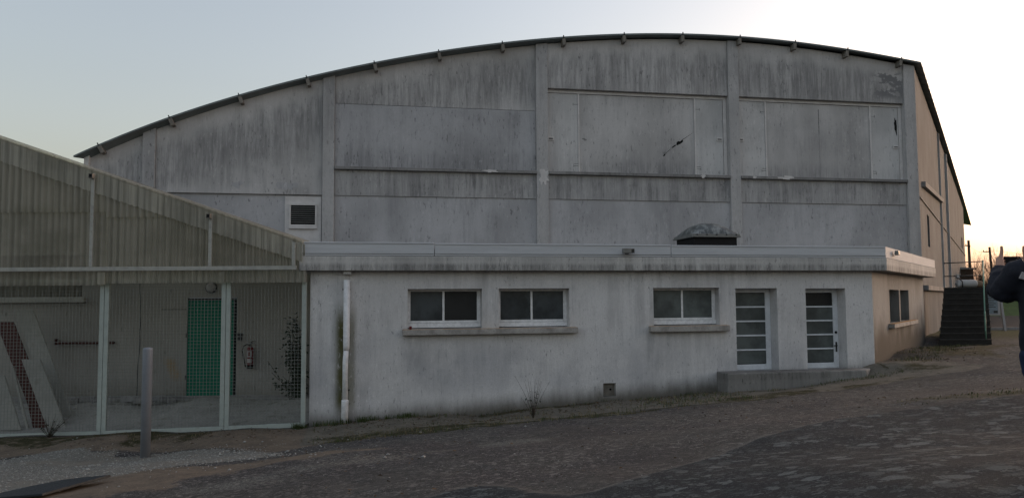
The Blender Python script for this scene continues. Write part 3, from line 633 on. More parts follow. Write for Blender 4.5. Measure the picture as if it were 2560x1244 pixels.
strip(sc0, scm, 3.985, 4.275, .1, 'metal_capping', M['capping']); strip((scm[0] + UAL[0] * .012, scm[1] + UAL[1] * .012), sc1, 3.985, 4.27, .1, 'metal_capping', M['capping'])
# windows of the annex
for (a, b, c, d), mats in zip(WIN, ((M['pane'], M['pane_dark']), (M['pane'], M['pane']), (M['pane_frost'], M['pane_frost']))):
    y = .24; f = MB(); g = .003; lo = c + .13
    f.box(a + g, a + .075, y, y + .07, lo, d - g).box(b - .09, b - g, y, y + .07, lo, d - g).box(a + .077, b - .092, y, y + .07, d - .06, d - g).box(a + .077, b - .092, y, y + .07, lo, lo + .055)
    mid = (a + b) / 2 - .02; f.box(mid - .025, mid + .025, y + .002, y + .068, lo + .057, d - .062)
    fo = f.build('window', M['frame_white'], annex, bevel=.006)
    MB().box(a + g, b - g, y - .03, y + .05, c + .02, lo - .004).build('window_board', M['frame_white'], fo, bevel=.006)
    MB().box(a + .07, mid - .02, y + .03, y + .036, lo + .05, d - .055).build('pane', mats[0], fo)
    MB().box(mid + .02, b - .085, y + .03, y + .036, lo + .05, d - .055).build('pane', mats[1], fo)
MB().box(.67, 4.88, -.17, .2, 2.14, 2.277).build('window_sill', M['sill'], annex, bevel=.014)
MB().box(6.73, 8.82, -.17, .2, 2.13, 2.277).build('window_sill', M['sill'], annex, bevel=.014)
# glazed doors
for i, (a, b, c, d) in enumerate(DOOR):
    y = .36; g = .003; f = MB(); r0 = a + .1; r1 = b - .14
    f.box(a + g, r0, y, y + .07, c + g, d - g).box(r1, b - g, y, y + .07, c + g, d - g)
    f.box(r0 + .001, r1 - .001, y, y + .07, d - .11, d - g).box(r0 + .001, r1 - .001, y, y + .07, c + g, c + .14)
    z0, z1 = c + .142, d - .112; h = (z1 - z0) / 5
    for k in range(1, 5): f.box(r0 + .001, r1 - .001, y + .004, y + .066, z0 + k * h - .02, z0 + k * h + .02)
    do = f.build('door', M['door_white'], annex, bevel=.006)
    for k in range(5): MB().box(r0, r1, y + .03, y + .036, z0 + k * h + .015, z0 + (k + 1) * h - .015).build('pane', M['pane_dark'] if (i == 1 and k == 4) else M['pane_frost'], do)
    if i == 1:
        xx = r1 + .06; hd = MB().box(xx - .02, xx + .02, y - .02, y - .001, c + .42, c + .68); hd.box(xx - .1, xx + .012, y - .06, y - .04, c + .57, c + .595).box(xx - .01, xx + .01, y - .042, y - .019, c + .572, c + .593)
        hd.build('handle', M['steel_dark'], do, bevel=.004)
        MB().tube([(xx, y - .02, c + .93), (xx, y - .001, c + .93)], .035, 12).build('lock', M['void'], do)
# air brick
a, b, c, d = VENT; vm = MB().box(a, b, .12, .16, c, d)
for k in range(6): vm.box(a + .02, b - .02, .1, .118, c + .04 + k * .045, c + .06 + k * .045)
vo = vm.build('air_grille', M['purlin'], annex); MB().tube([(a + .21, .085, c + .16), (a + .21, .1, c + .16)], .025, 10).build('knob', M['void'], vo)
# drainpipe on the facade, floodlights, skylight
dp = thing('drainpipe', 'white drainpipe with mossy sides on the annex wall', 'drainpipe', (0, 0, 0)); dp.matrix_world = Matrix.Translation(AO) @ Matrix.Rotation(A_, 4, 'Z')
MB().tube([(-.60, -.1, 3.43), (-.60, -.1, 1.95), (-.605, -.105, 1.82)], [.075, .073, .066], 14).build('upper_pipe', M['frame_white'], dp, smooth=True)
MB().tube([(-.605, -.105, 1.83), (-.62, -.12, 1.55), (-.62, -.12, .62)], [.06, .062, .062], 14).build('middle_pipe', M['frame_white'], dp, smooth=True)
MB().tube([(-.62, -.12, .7), (-.622, -.12, .66), (-.63, -.12, .1)], [.078, .08, .078], 14).build('lower_pipe', M['frame_white'], dp, smooth=True)
MB().box(-.68, -.5, -.16, -.02, 3.56, 3.64).build('outlet', M['fascia'], dp, bevel=.01)
for zz in (3.2, 2.1, .9): MB().box(-.70, -.52, -.045, -.003, zz, zz + .03).build('clip', M['steel_dark'], dp)
AW = Matrix.Translation(AO) @ Matrix.Rotation(A_, 4, 'Z')
def floodlight(mtx, label):
    t = thing('floodlight', label, 'floodlight', group='floodlights on the capping'); t.matrix_world = mtx
    MB().box(-.13, .08, -.16, -.06, -.06, .06).build('lamp_body', M['grille'], t, bevel=.01)
    MB().box(.082, .16, -.15, -.07, -.05, .05).build('lamp_hood', M['steel_dark'], t, bevel=.006)
    MB().box(-.04, .04, -.06, -.0, -.075, -.062).build('bracket', M['steel_dark'], t)
floodlight(AW @ Matrix.Translation((6.1, yk - .02, 4.12)), 'small grey floodlight on the front capping of the annex roof')
floodlight(AW @ Matrix.Translation((sc0[0] + UAL[0] * 1.1, sc0[1] + UAL[1] * 1.1, 4.15)) @ Matrix.Rotation(aang, 4, 'Z'), 'small dark floodlight on the sunlit side capping of the annex roof')
sk = thing('skylight', 'domed skylight on a black upstand above the annex roof', 'skylight'); sk.matrix_world = AW @ Matrix.Translation((10.0, 3.68, 4.165))
MB().box(-.67, .67, -.67, .67, 0, .58).build('upstand', M['black'], sk)
MB().box(-.76, .76, -.76, .76, .583, .63).box(-.74, .74, -.74, .74, .631, .68).build('rim', M['grille'], sk, bevel=.008)
dm = MB(); n = 20; vs = []; fs = []
for i in range(n + 1):
    for j in range(n + 1):
        u = -1 + 2 * i / n; v_ = -1 + 2 * j / n; h = max(0., (1 - u * u) * (1 - v_ * v_)) ** .62
        vs.append((u * .72, v_ * .72, (.682 + .38 * h)))
for i in range(n):
    for j in range(n): k = i * (n + 1) + j; fs.append((k, k + n + 1, k + n + 2, k + 1))
dm.add(vs, fs).build('dome', M['dome'], sk, smooth=True)
for k in range(5):
    MB().box(-.62 + k * .31 - .012, -.62 + k * .31 + .012, -.765, -.741, .636, .676).build('screw', M['steel_dark'], sk)
rvt = MB().lathe([(.1, 0), (.1, .2), (.19, .2), (.17, .27), (.08, .31), (.01, .32)], n=18).build('roof_vent', M['steel_dark'], None, smooth=True)
rvt.matrix_world = AW @ Matrix.Translation((5.72, 2.4, 4.16)); tag(rvt, 'small dark round vent cap behind the annex parapet', 'roof vent')
# concrete step under the doors
stp = MB().prism([(8.5, 0), (12.25, 0), (12.62, .35), (12.62, .62), (8.5, .62)], .2, 1.125, 'z')
stp.v = [(x, y - .63, z) for x, y, z in stp.v]
so = stp.build('doorstep', M['step'], None, bevel=.025); so.matrix_world = AW; tag(so, 'long low concrete doorstep below the two glazed doors', 'step')
rc = MB().box(.83, .89, -.12, -.05, 2.279, 2.35).build('can', M['red'], None, bevel=.01); rc.matrix_world = AW; tag(rc, 'tiny red can standing on the long window sill', 'can')

# ------------------------------------------------------------------ yard behind the mesh screen
YB = 20.2
yw = thing('storage_building', 'pale plastered wall with a green door behind the mesh screen', 'building', (0, YB, 0))
ym = MB(); wall_holes(ym, -16, -4.72, -.3, 4.22, [(-8.62, -7.30, .46, 3.05), (-15.9, -11.42, 3.10, 4.2)], .14)
ym.add([(-16, 0, 4.22), (-4.72, 0, 4.22), (-16, 0, 4.22 + .348 * 11.28)], [(0, 1, 2)])
ym.build('wall', M['back_wall'], yw)
MB().box(-16, -11.29, -.14, -.002, 2.95, 3.09).build('window_ledge', M['lattice'], yw, bevel=.01)
wv = []; wf = []
for k in range(200):
    x = -15.88 + 4.44 * k / 199; y = .1 + .03 * math.sin(2 * math.pi * (x + 16) / .16)
    wv += [(x, y, 3.1), (x, y, 4.2)]
    if k: wf.append((2 * k - 2, 2 * k, 2 * k + 1, 2 * k - 1))
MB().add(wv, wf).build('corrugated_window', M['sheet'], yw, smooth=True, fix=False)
MB().box(-16, -11, .3, .32, 3, 4.4).build('window_void', M['void'], yw)
d_ = MB().box(-8.61, -7.31, .03, .09, .47, 3.04); do = d_.build('door', M['green_door'], yw, bevel=.01)
MB().box(-7.385, -7.315, .012, .028, .475, 3.03).build('door_jamb', M['void'], do)
MB().box(-7.60, -7.55, -.02, .027, 1.42, 1.58).build('handle', M['wire'], do, bevel=.006)
MB().box(-8.61, -7.31, .01, .029, 2.985, 3.035).build('door_head', M['steel_dark'], do)
for z in (.9, 2.0): MB().box(-8.64, -8.612, -.01, .02, z, z + .12).build('hinge', M['steel_dark'], do)
ck = MB(); x = -9.86
for k in range(16):
    z = 3.9 - k * .22; q = x + random.uniform(-.02, .02); ck.prism([(x - .012, z), (x + .012, z), (q + .012, z - .22), (q - .012, z - .22)], -.004, .02); x = q
ck.build('crack', M['steel_dark'], yw)
MB().box(-9.3, -8.64, -.005, .02, 2.74, 2.755).build('crack', M['steel_dark'], yw)
MB().box(-9.84, -9.1, -.005, .02, 1.86, 1.866).build('wall_joint', M['ledge'], yw)
MB().box(-16, -4.72, -.05, -.004, .2, .49).build('plinth', M['ledge'], yw, bevel=.02)
lp = thing('wall_lamp', 'round bulkhead lamp on the wall above the green door', 'lamp', (-7.98, YB - .01, 3.32))
MB().tube([(0, 0, 0), (0, -.05, 0)], .15, 24).build('lamp_base', M['steel_dark'], lp)
MB().tube([(0, -.05, 0), (0, -.09, 0), (0, -.12, 0)], [.135, .12, .06], 24).build('lamp_glass', M['label_white'], lp, smooth=True)
sbx = MB().box(-.06, .06, -.06, 0, -.08, .0).box(-.05, .05, -.07, 0, -.2, -.1).build('switch_box', M['steel_dark'], None, bevel=.008)
sbx.location = (-7.2, YB - .003, 2.12); tag(sbx, 'small dark switch box on the wall right of the green door', 'switch box')
fe = thing('fire_extinguisher', 'red fire extinguisher with black hose hung on the wall', 'fire extinguisher', (-6.88, YB - .14, 1.2))
MB().lathe([(.085, .09), (.09, .1), (.09, .50), (.07, .55), (.03, .575)], n=20).build('cylinder', M['red'], fe, smooth=False)
MB().lathe([(.093, 0), (.093, .088)], n=20).build('base_ring', M['black'], fe)
for (z0, z1) in ((.15, .26), (.3, .46)): MB().add([(.0915 * math.sin(a), -.0915 * math.cos(a), z) for z in (z0, z1) for a in np.linspace(-.75, .75, 9)], [(k, k + 1, k + 10, k + 9) for k in range(8)]).build('sticker', M['label_white'], fe)
MB().box(-.022, .022, -.0955, -.0925, .33, .43).build('sticker_mark', M['red'], fe)
MB().tube([(0, 0, .57), (0, 0, .64)], .022, 10).build('valve', M['black'], fe)
MB().obox((.06, 0, .655), (.075, 0, -.004), (0, .012, 0), (0, 0, .008)).obox((.06, 0, .70), (.07, 0, .03), (0, .012, 0), (.003, 0, -.006)).build('handle', M['black'], fe)
MB().tube([(0, -.02, .61), (-.08, -.03, .63), (-.17, -.03, .58), (-.2, -.03, .45), (-.17, -.03, .3), (-.13, -.03, .15), (-.11, -.03, .04)], .014, 8).build('hose', M['black'], fe, smooth=True)
MB().box(-.05, .05, .09, .137, .3, .36).build('wall_hook', M['steel_dark'], fe)
fx0 = np.linspace(-16, -4.75, 60); fy0 = np.linspace(17.38, 20.15, 20); fv = []; ff = []
for x_ in fx0:
    for y_ in fy0: fv.append((x_, y_, gz(x_, y_) + .03))
for i in range(59):
    for k in range(19): a_ = i * 20 + k; ff.append((a_, a_ + 20, a_ + 21, a_ + 1))
M['yard_floor'] = simple('yard_concrete', (.32, .31, .29), .9, var=.35, scale=1.6, bmp=.3, dirt=(.16, .15, .13))
struct(MB().add(fv, ff).build('floor', M['yard_floor'], None, smooth=True))
rb = MB().box(-12.05, -10.5, YB - .12, YB - .07, 1.86, 1.93).box(-12.05, -12.01, YB - .12, YB - .004, 1.84, 2.0).box(-10.55, -10.51, YB - .07, YB - .004, 1.87, 1.92).build('wall_rail', M['board_red'], None)
tag(rb, 'dark red-brown rail fixed to the yard wall', 'rail')
# leaning boards
def board(x0, z0, x1, z1, wd, y, mat, name, label, cat, grp, th=.045, lean=.25):
    # foot at (x0,z0), head at (x1,z1), wd measured along x; leans back a little as well
    d = Vector((x1 - x0, lean, z1 - z0)); o = MB().add(
        [(0, 0, 0), (wd, 0, 0), (wd, th, 0), (0, th, 0)] + [tuple(Vector(p) + d) for p in ((0, 0, 0), (wd, 0, -.01), (wd, th, -.01), (0, th, 0))],
        [(0, 3, 2, 1), (4, 5, 6, 7), (0, 1, 5, 4), (1, 2, 6, 5), (2, 3, 7, 6), (3, 0, 4, 7)]).build(name, mat, None, bevel=.005)
    o.location = (x0, y, z0); return tag(o, label, cat, grp)
board(-11.15, .05, -12.42, 2.78, .47, 18.75, M['board_white'], 'board', 'tallest pale board leaning in the yard', 'board', 'boards leaning in the yard')
board(-11.63, .05, -12.85, 2.5, .44, 18.70, M['board_red'], 'board', 'dark red board beside the tallest pale board', 'board', 'boards leaning in the yard')
board(-11.02, .0, -11.75, 1.60, .45, 18.2, M['board_white'], 'board', 'shorter pale board leaning before the red boards, its foot by the weeds', 'board', 'boards leaning in the yard', lean=.1)
board(-11.40, .0, -11.86, 1.5, .38, 18.26, M['board_red'], 'board', 'narrow red board tucked behind the shorter pale board', 'board', 'boards leaning in the yard', lean=.1)
board(-12.2, -.02, -12.7, 1.25, .62, 18.1, M['board_white'], 'board', 'low grey board at the left edge of the yard', 'board', 'boards leaning in the yard', lean=.1)
board(-11.48, .0, -11.95, 1.45, .05, 18.14, M['board_white'], 'batten', 'thin pale batten leaning in front of a red board', 'batten', None, lean=.1)
br = MB()
for k in range(9):
    a = random.uniform(0, 3); c = (-11.2 + k * .3 + random.uniform(-.1, .1), 19.7 + random.uniform(-.25, .2), .44 + random.uniform(0, .06))
    br.obox(c, (.2 * math.cos(a), .2 * math.sin(a), 0), (-.09 * math.sin(a), .09 * math.cos(a), 0), (0, .02, .07))
br = br.build('rubble', M['ledge'], None, bevel=.02); struct(br, 'stuff')

# ------------------------------------------------------------------ corrugated gable and mesh screen
YE = 17.28
gab = thing('corrugated_shelter', 'shelter gable clad in dirty translucent corrugated sheet over white frame', 'shelter', (0, YE, 0))
ridge = lambda x: 4.31 + .348 * (-4.88 - x)
def corr(x0, x1, zb, zt, y, pitch, amp, n, name):
    v = []; f = []
    for k in range(n + 1):
        x = x0 + (x1 - x0) * k / n; yy = y + amp * math.sin(2 * math.pi * x / pitch)
        v += [(x, yy, zb(x)), (x, yy, zt(x))]
        if k: f.append((2 * k - 2, 2 * k, 2 * k + 1, 2 * k - 1))
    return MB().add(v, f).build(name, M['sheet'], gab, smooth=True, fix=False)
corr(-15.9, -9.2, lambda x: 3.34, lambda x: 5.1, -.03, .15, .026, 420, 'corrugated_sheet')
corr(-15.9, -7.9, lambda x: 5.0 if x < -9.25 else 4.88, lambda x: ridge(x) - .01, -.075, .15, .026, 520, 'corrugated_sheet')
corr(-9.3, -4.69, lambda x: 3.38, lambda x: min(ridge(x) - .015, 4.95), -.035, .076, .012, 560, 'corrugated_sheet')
rs = MB()
rs.add([(-15, -.12, ridge(-15)), (-4.74, -.12, ridge(-4.74)), (-4.74, 2.9, ridge(-4.74)), (-15, 2.9, ridge(-15)), (-15, -.12, ridge(-15) + .05), (-4.74, -.12, ridge(-4.74) + .05), (-4.74, 2.9, ridge(-4.74) + .05), (-15, 2.9, ridge(-15) + .05)],
       [(0, 3, 2, 1), (4, 5, 6, 7), (0, 1, 5, 4), (1, 2, 6, 5), (2, 3, 7, 6), (3, 0, 4, 7)])
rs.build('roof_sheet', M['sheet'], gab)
fr = MB().box(-15.9, -4.86, -.165, -.125, 3.66, 3.75)
for x in (-12.6, -9.51, -6.82, -4.93): fr.box(x - .04, x + .04, -.163, -.127, 3.752, ridge(x) - .05)
fr.build('frame', M['lattice'], gab, bevel=.006)
MB().add([(-13.2, .03, ridge(-13.2) - .28), (-4.98, .03, ridge(-4.98) - .25), (-4.98, .09, ridge(-4.98) - .25), (-13.2, .09, ridge(-13.2) - .28), (-13.2, .03, ridge(-13.2) - .17), (-4.98, .03, ridge(-4.98) - .15), (-4.98, .09, ridge(-4.98) - .15), (-13.2, .09, ridge(-13.2) - .17)],
         [(0, 3, 2, 1), (4, 5, 6, 7), (0, 1, 5, 4), (1, 2, 6, 5), (2, 3, 7, 6), (3, 0, 4, 7)]).build('rafter', M['lattice'], gab)
MB().box(-4.72, -4.68, -.02, .06, 3.38, 4.28).build('edge_trim', M['purlin'], gab)
for x in (-9.53, -6.86):
    p = MB().box(x - .02, x + .07, -.27, -.17, ridge(x) - .17, ridge(x) - .07).build('purlin_end', M['purlin'], gab)
    MB().box(x - .008, x + .058, -.273, -.271, ridge(x) - .158, ridge(x) - .082).build('purlin_mouth', M['void'], p)
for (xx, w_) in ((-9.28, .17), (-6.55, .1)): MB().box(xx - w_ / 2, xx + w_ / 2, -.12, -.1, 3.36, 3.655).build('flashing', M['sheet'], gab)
ev = []; ef = []
for k in range(421):
    x = -15.9 + 11.16 * k / 420; yy = -.108 + .012 * math.sin(2 * math.pi * x / .076); dpt = .52 - .1 * (x + 15.9) / 11.16 + .025 * random.random()
    ev += [(x, yy, ridge(x) - dpt), (x, yy, ridge(x) - .012)]
    if k: ef.append((2 * k - 2, 2 * k, 2 * k + 1, 2 * k - 1))
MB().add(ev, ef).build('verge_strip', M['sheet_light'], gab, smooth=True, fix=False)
def mesh_panel(x0, x1, zb0, zb1, ztop, label, xb0=None, xb1=None):
    t = thing('mesh_gate', label, 'mesh gate', ((x0 + x1) / 2, YE + .12, 0), 0, 'wire mesh gates of the yard')
    cx = (x0 + x1) / 2; a = x0 - cx; b = x1 - cx; zb = lambda x: zb0 + (zb1 - zb0) * (x - a) / (b - a)
    MB().add([(a, -.03, zb0), (b, -.03, zb1), (b, .03, zb1), (a, .03, zb0), (a, -.03, zb0 + .1), (b, -.03, zb1 + .1), (b, .03, zb1 + .1), (a, .03, zb0 + .1)],
             [(0, 3, 2, 1), (4, 5, 6, 7), (0, 1, 5, 4), (1, 2, 6, 5), (2, 3, 7, 6), (3, 0, 4, 7)]).build('bottom_rail', M['gate'], t, bevel=.005)
    for (p, q, zz) in ((a, a + .1, zb0), (b - .1, b, zb1)): MB().box(p, q, -.032, .032, zz + .102, ztop).build('post', M['gate'], t, bevel=.006)
    MB().box(a, b, -.028, .028, ztop + .001, ztop + .06).build('top_rail', M['gate'], t)
    w_ = MB(); r = .0032; nx = int((b - a - .2) / .077)
    for k in range(nx + 1):
        x = a + .1 + (b - a - .2) * k / nx; w_.box(x - r, x + r, -r - .012, r - .012, zb(x) + .1, ztop)
    z = min(zb0, zb1) + .18
    while z < ztop: w_.box(a + .1, b - .1, -r - .0205, r - .0205, z - r, z + r); z += .077
    w_.build('wire_mesh', M['wire'], t, fix=False)
YM = YE
mesh_panel(-12.7, -9.31, -.12, -.04, 3.42, 'mesh gate at the left, in front of the leaning boards')
mesh_panel(-9.30, -6.535, -.04, .05, 3.42, 'mesh gate behind the grey post, covering most of the green door')
mesh_panel(-6.525, -4.70, .05, .12, 3.62, 'mesh gate in front of the fire extinguisher, beside the annex')
pk = MB().lathe([(.092, 0), (.092, 2.13), (.088, 2.16), (.06, 2.175)], n=24).build('post', M['post_grey'], None, smooth=True)
pk.location = (-7.18, 15.05, gz(-7.18, 15.05) - .05); tag(pk, 'plain grey steel post standing in pale gravel before the mesh', 'post')
# dark slab in the gravel, lower left
sl = MB().prism([(0, 0), (.3, .36), (.5, .42), (.95, .46), (.8, 0), (.62, -.6), (-.3, -.6)], 0, .035, 'z').build('slab', M['grey_mat'], None, bevel=.006)
sl.location = (-6.72, 10.62, gz(-6.4, 10.6) + .03); sl.rotation_euler = (R(-1.5), R(-4.5), 0); tag(sl, 'dark flat slab lying in the gravel at lower left', 'slab')

# ------------------------------------------------------------------ plants
def blades(mb, spots, h, spread, wd=.006, lean=.5):
    for (x, y, n) in spots:
        z = gz(x, y)
        for _ in range(n):
            px = x + random.gauss(0, spread); py = y + random.gauss(0, spread * .6); a = random.uniform(0, 6.28); hh = h * random.uniform(.4, 1.2); l = lean * random.random() * hh
            dx, dy = math.cos(a), math.sin(a); zz = z - .02
            p0 = Vector((px - dy * wd, py + dx * wd, zz)); p1 = Vector((px + dy * wd, py - dx * wd, zz)); m0 = Vector((px + dx * l * .35 - dy * wd * .8, py + dy * l * .35 + dx * wd * .8, zz + hh * .6)); m1 = m0 + Vector((dy, -dx, 0)) * wd * 1.6
            tp_ = Vector((px + dx * l, py + dy * l, zz + hh))
            mb.add([p0, p1, m1, m0, tp_], [(0, 1, 2, 3), (3, 2, 4)])
def fac(s, d): return (s * TX[0] - (18.043 - d) * NX[0], s * TX[1] - (18.043 - d) * NX[1])
g1 = MB(); sp = [(*fac(-1.6 + random.gauss(0, .12), .25 + random.gauss(0, .1)), 14) for _ in range(12)]
sp += [(*fac(random.uniform(-1.3, 1.0), abs(random.gauss(.12, .1))), 14) for _ in range(40)]
blades(g1, sp, .14, .05); struct(g1.build('grass', M['grass'], None, fix=False), 'stuff')
g2 = MB(); sp = []
for _ in range(110): sp.append((*fac(random.uniform(6.0, 8.4), random.uniform(.3, 2.4)), 7))
for _ in range(330): sp.append((*fac(random.uniform(-1.2, 8.3), random.choice((abs(random.gauss(.03, .06)), random.gauss(2.5, .25), random.uniform(.1, 2.4)))), 5))
for _ in range(45): sp.append((*fac(random.uniform(8.2, 13.0), random.uniform(.75, 1.25)), 7))
for _ in range(230): u = random.uniform(0, 10); q = random.gauss(.55, .35); sp.append((9.6 + .58 * u + .81 * q + .3, 20.0 + .814 * u - .58 * q, 9))
for _ in range(50): sp.append((random.uniform(13, 19), random.gauss(26.3, .25), 8))
spl = [(random.uniform(6, 13), 11.75 + random.gauss(0, .22), 7) for _ in range(190)]
sa = sp[::2]; sb = sp[1::2]; blades(g2, spl[::2], .045, .12, .006, 1.6)
blades(g2, sa, .10, .1, .006, 1.3); struct(g2.build('weeds', M['grass'], None, fix=False), 'stuff')
g3 = MB(); blades(g3, spl[1::2], .045, .12, .005, 2.0); blades(g3, sb, .09, .11, .005, 1.8)
sp = [(random.uniform(-8.5, -5), random.gauss(16.7, .25), 6) for _ in range(30)] + [(*fac(random.uniform(-1, 7), random.uniform(1.2, 2.8)), 5) for _ in range(140)]
blades(g3, sp, .07, .1, .005, 1.6); struct(g3.build('dry_grass', M['straw'], None, fix=False), 'stuff')
def weed(x, y, h, n, spread, name, label, cat, leaf=True, seed=1):
    r = random.Random(seed); t = thing(name, label, cat, (x, y, gz(x, y) - .03)); sm2 = MB(); lf = MB()
    for _ in range(n):
        a = r.uniform(-1, 1) * spread; b_ = r.uniform(-.3, .3) * spread; hh = h * r.uniform(.5, 1.05); cv = r.uniform(-.3, .3) * hh
        pts = [(a * .25 * k / 6 + a * hh * (k / 6) ** 1.5 * .6 + cv * (k / 6) ** 2 * .3, b_ * k / 6, hh * k / 6) for k in range(7)]
        sm2.tube(pts, [.006 - .0007 * k for k in range(7)], 4)
        if leaf:
            for _ in range(3):
                p = Vector(pts[r.randint(1, 4)]); q = .02 + .02 * r.random(); e = Vector((r.uniform(-1, 1), r.uniform(-1, 1), r.uniform(-.5, .7))).normalized() * q; g_ = e.cross(Vector((.3, .5, .8))).normalized() * q * .5
                lf.add([p, p + e + g_, p + e * 2, p + e - g_], [(0, 1, 2, 3)])
    sm2.build('stem', M['stem'], t, fix=False)
    if leaf: lf.build('leaves', M['leaf_dark'], t, fix=False)
    for _ in range(0): pass
    return t
fx = fac(3.42, 1.75); weed(fx[0], fx[1], .88, 13, .6, 'dead_weed', 'dry leafless weed with tall thin stems against the annex wall', 'weed', True, 5)
weed(-10.3, 17.1, .5, 26, .8, 'dead_weed', 'dark tangled weed at the foot of the mesh below the boards', 'weed', True, 8)
# climbing plant beside the annex wall
iv = thing('climbing_plant', 'dark leafy shrub climbing between the yard wall and the annex', 'shrub', (-5.42, 19.8, .42)); r = random.Random(4); st_ = MB(); lf = MB()
def spray(pts, n, sp_):
    st_.tube(pts, .007, 4)
    for _ in range(n):
        k = r.random() * (len(pts) - 1); i = int(k); p = Vector(pts[i]).lerp(Vector(pts[i + 1]), k - i) + Vector((r.gauss(0, sp_), r.gauss(0, sp_ * .5), r.gauss(0, sp_)))
        e = Vector((r.uniform(-1, 1), r.uniform(-.6, .6), r.uniform(-1, .4))).normalized() * r.uniform(.035, .07); g_ = e.cross(Vector((r.random(), 1, r.random()))).normalized() * e.length * .5
        lf.add([p, p + e + g_, p + e * 2, p + e - g_], [(0, 1, 2, 3)])
for k in range(16):
    h = r.uniform(1.0, 2.3); dx = r.uniform(-.55, .0) * (1.2 - h / 3); spray([(0 + r.uniform(-.15, 0), 0, 0), (dx * .4 - .05, 0, h * .35), (dx * .8 - .08, 0, h * .7), (dx - .1, -.05, h)], 42, .075)
for k in range(6):
    w_ = r.uniform(.5, .95); spray([(-.1, 0, .05), (-w_ * .5, -.05, .22 + .2 * r.random()), (-w_, -.08, .25 + .9 * r.random() * (1 if k < 4 else .2))], 24, .06)
st_.build('stem', M['stem'], iv, fix=False); lf.build('leaves', M['leaf_dark'], iv, fix=False)
# loose stones
pb = MB(); PB = np.array([(1, 0, 0), (-1, 0, 0), (0, 1, 0), (0, -1, 0), (0, 0, 1), (0, 0, -1)], float); PFc = [(0, 2, 4), (2, 1, 4), (1, 3, 4), (3, 0, 4), (2, 0, 5), (1, 2, 5), (3, 1, 5), (0, 3, 5)]
def stones(n, fn, s0, s1):
    for _ in range(n):
        x, y = fn(); s = random.uniform(s0, s1) * random.choice((.6, .8, 1, 1)); z = gz(x, y); a = random.uniform(0, 6.28)
        vs = [(x + s * random.uniform(.6, 1.3) * (p[0] * math.cos(a) - p[1] * math.sin(a)), y + s * random.uniform(.6, 1.3) * (p[0] * math.sin(a) + p[1] * math.cos(a)), z + .006 + s * .55 * p[2]) for p in PB]
        pb.add(vs, PFc)
gp = np.array(grav_poly); 
def in_grav():
    while True:
        x = random.uniform(-10.5, -3.8); y = random.uniform(10, 16)
        if poly_sd(np.array([x]), np.array([y]), grav_poly)[0] > -.15 + .3 * random.random(): return x, y
stones(2600, in_grav, .008, .024); stones(900, lambda: (random.gauss(-7, 2.2), random.gauss(13.8, 1.5)), .006, .02); stones(60, lambda: (random.gauss(-6, 2.5), random.gauss(13.8, 1.7)), .02, .045)
stones(500, lambda: (random.uniform(-5, 6), random.uniform(8, 16)), .005, .014)
stones(350, lambda: (random.uniform(0, 7), random.uniform(6.5, 11)), .004, .011)
lt = MB()
for _ in range(2600):
    q = random.random()
    if q < .5: x, y = fac(random.uniform(-1.3, 8.5), abs(random.gauss(0, 1.1)) + .03)
    elif q < .75: u = random.uniform(0, 10); d_ = random.gauss(.7, .6); x, y = 9.6 + .58 * u + .81 * d_ + .3, 20.0 + .814 * u - .58 * d_
    elif q < .9: x, y = random.uniform(-10, -4.6), random.gauss(16.6, .4)
    else: x, y = random.uniform(-4, 9), random.uniform(8, 17)
    z = gz(x, y) + .012; a = random.uniform(0, 6.28); l_ = random.uniform(.012, .04); w2 = l_ * random.uniform(.3, .6); ca, sa_ = math.cos(a), math.sin(a); t1, t2 = random.uniform(-.01, .015), random.uniform(0, .02)
    lt.add([(x - ca * l_, y - sa_ * l_, z), (x + sa_ * w2, y - ca * w2, z + t2), (x + ca * l_, y + sa_ * l_, z + t1), (x - sa_ * w2, y + ca * w2, z)], [(0, 1, 2, 3)])
struct(lt.build('dead_leaves', simple('dead_leaf', (.09, .06, .035), .9, var=.6, scale=5), None, fix=False), 'stuff')
struct(pb.build('pebbles', M['pebble'], None, fix=False), 'stuff')

# ------------------------------------------------------------------ stairs and things at the far right
U2 = (math.sin(R(32)), math.cos(R(32)))
sx0, sx1, sy0, szb, szt, nst = 15.16, 16.84, 27.0, 1.0, 3.28, 10
stt = thing('staircase', 'dark concrete outside staircase leading up to the side of the hall', 'staircase', (sx0, sy0, 0))
fl = MB(); k_ = U2[0] / U2[1]
for i in range(nst):
    y = i * .3; z1 = 1.22 + (szt - 1.22) * (i + 1) / nst; y2 = nst * .3 + 2.2
    sh = .0; v = [(k_ * y - .01 * (nst - i), y, szb if i == 0 else z1 - .35), (k_ * y + (sx1 - sx0) + .008 * (nst - i), y, szb if i == 0 else z1 - .35), (k_ * y2 + sx1 - sx0, y2, szb), (k_ * y2, y2, szb)]
    top = [(p[0], p[1], z1) for p in v]; bot = [(p[0], p[1], szb) for p in v]
    fl.add(bot + top, [(0, 3, 2, 1), (4, 5, 6, 7), (0, 1, 5, 4), (1, 2, 6, 5), (2, 3, 7, 6), (3, 0, 4, 7)])
    if i: pass
fl.build('flight', M['stair'], stt)
for i in range(nst):
    y = i * .3; z1 = 1.22 + (szt - 1.22) * (i + 1) / nst
    MB().box(k_ * y - .01 * (nst - i), k_ * y + (sx1 - sx0) + .008 * (nst - i), y - .025, y - .002, z1 - .04, z1 + .004).build('nosing', M['stair_edge'], stt)
rl = MB(); tx = sx1 - sx0 - .12
def P3(y, z, off=0): return (k_ * y + tx + off, y, z)
rl.tube([P3(0, 1.22 + 1.0), P3(3.0, szt + 1.05), P3(5.1, szt + 1.1)], .024, 8)
rl.tube([P3(0, 1.22 + .5), P3(3.0, szt + .5), P3(5.1, szt + .52)], .02, 8)
for y, zb in ((.15, 1.4), (3.0, szt), (5.1, szt)): rl.tube([P3(y, zb), P3(y, zb + (1.0 if y < 1 else 1.08))], .028, 8)
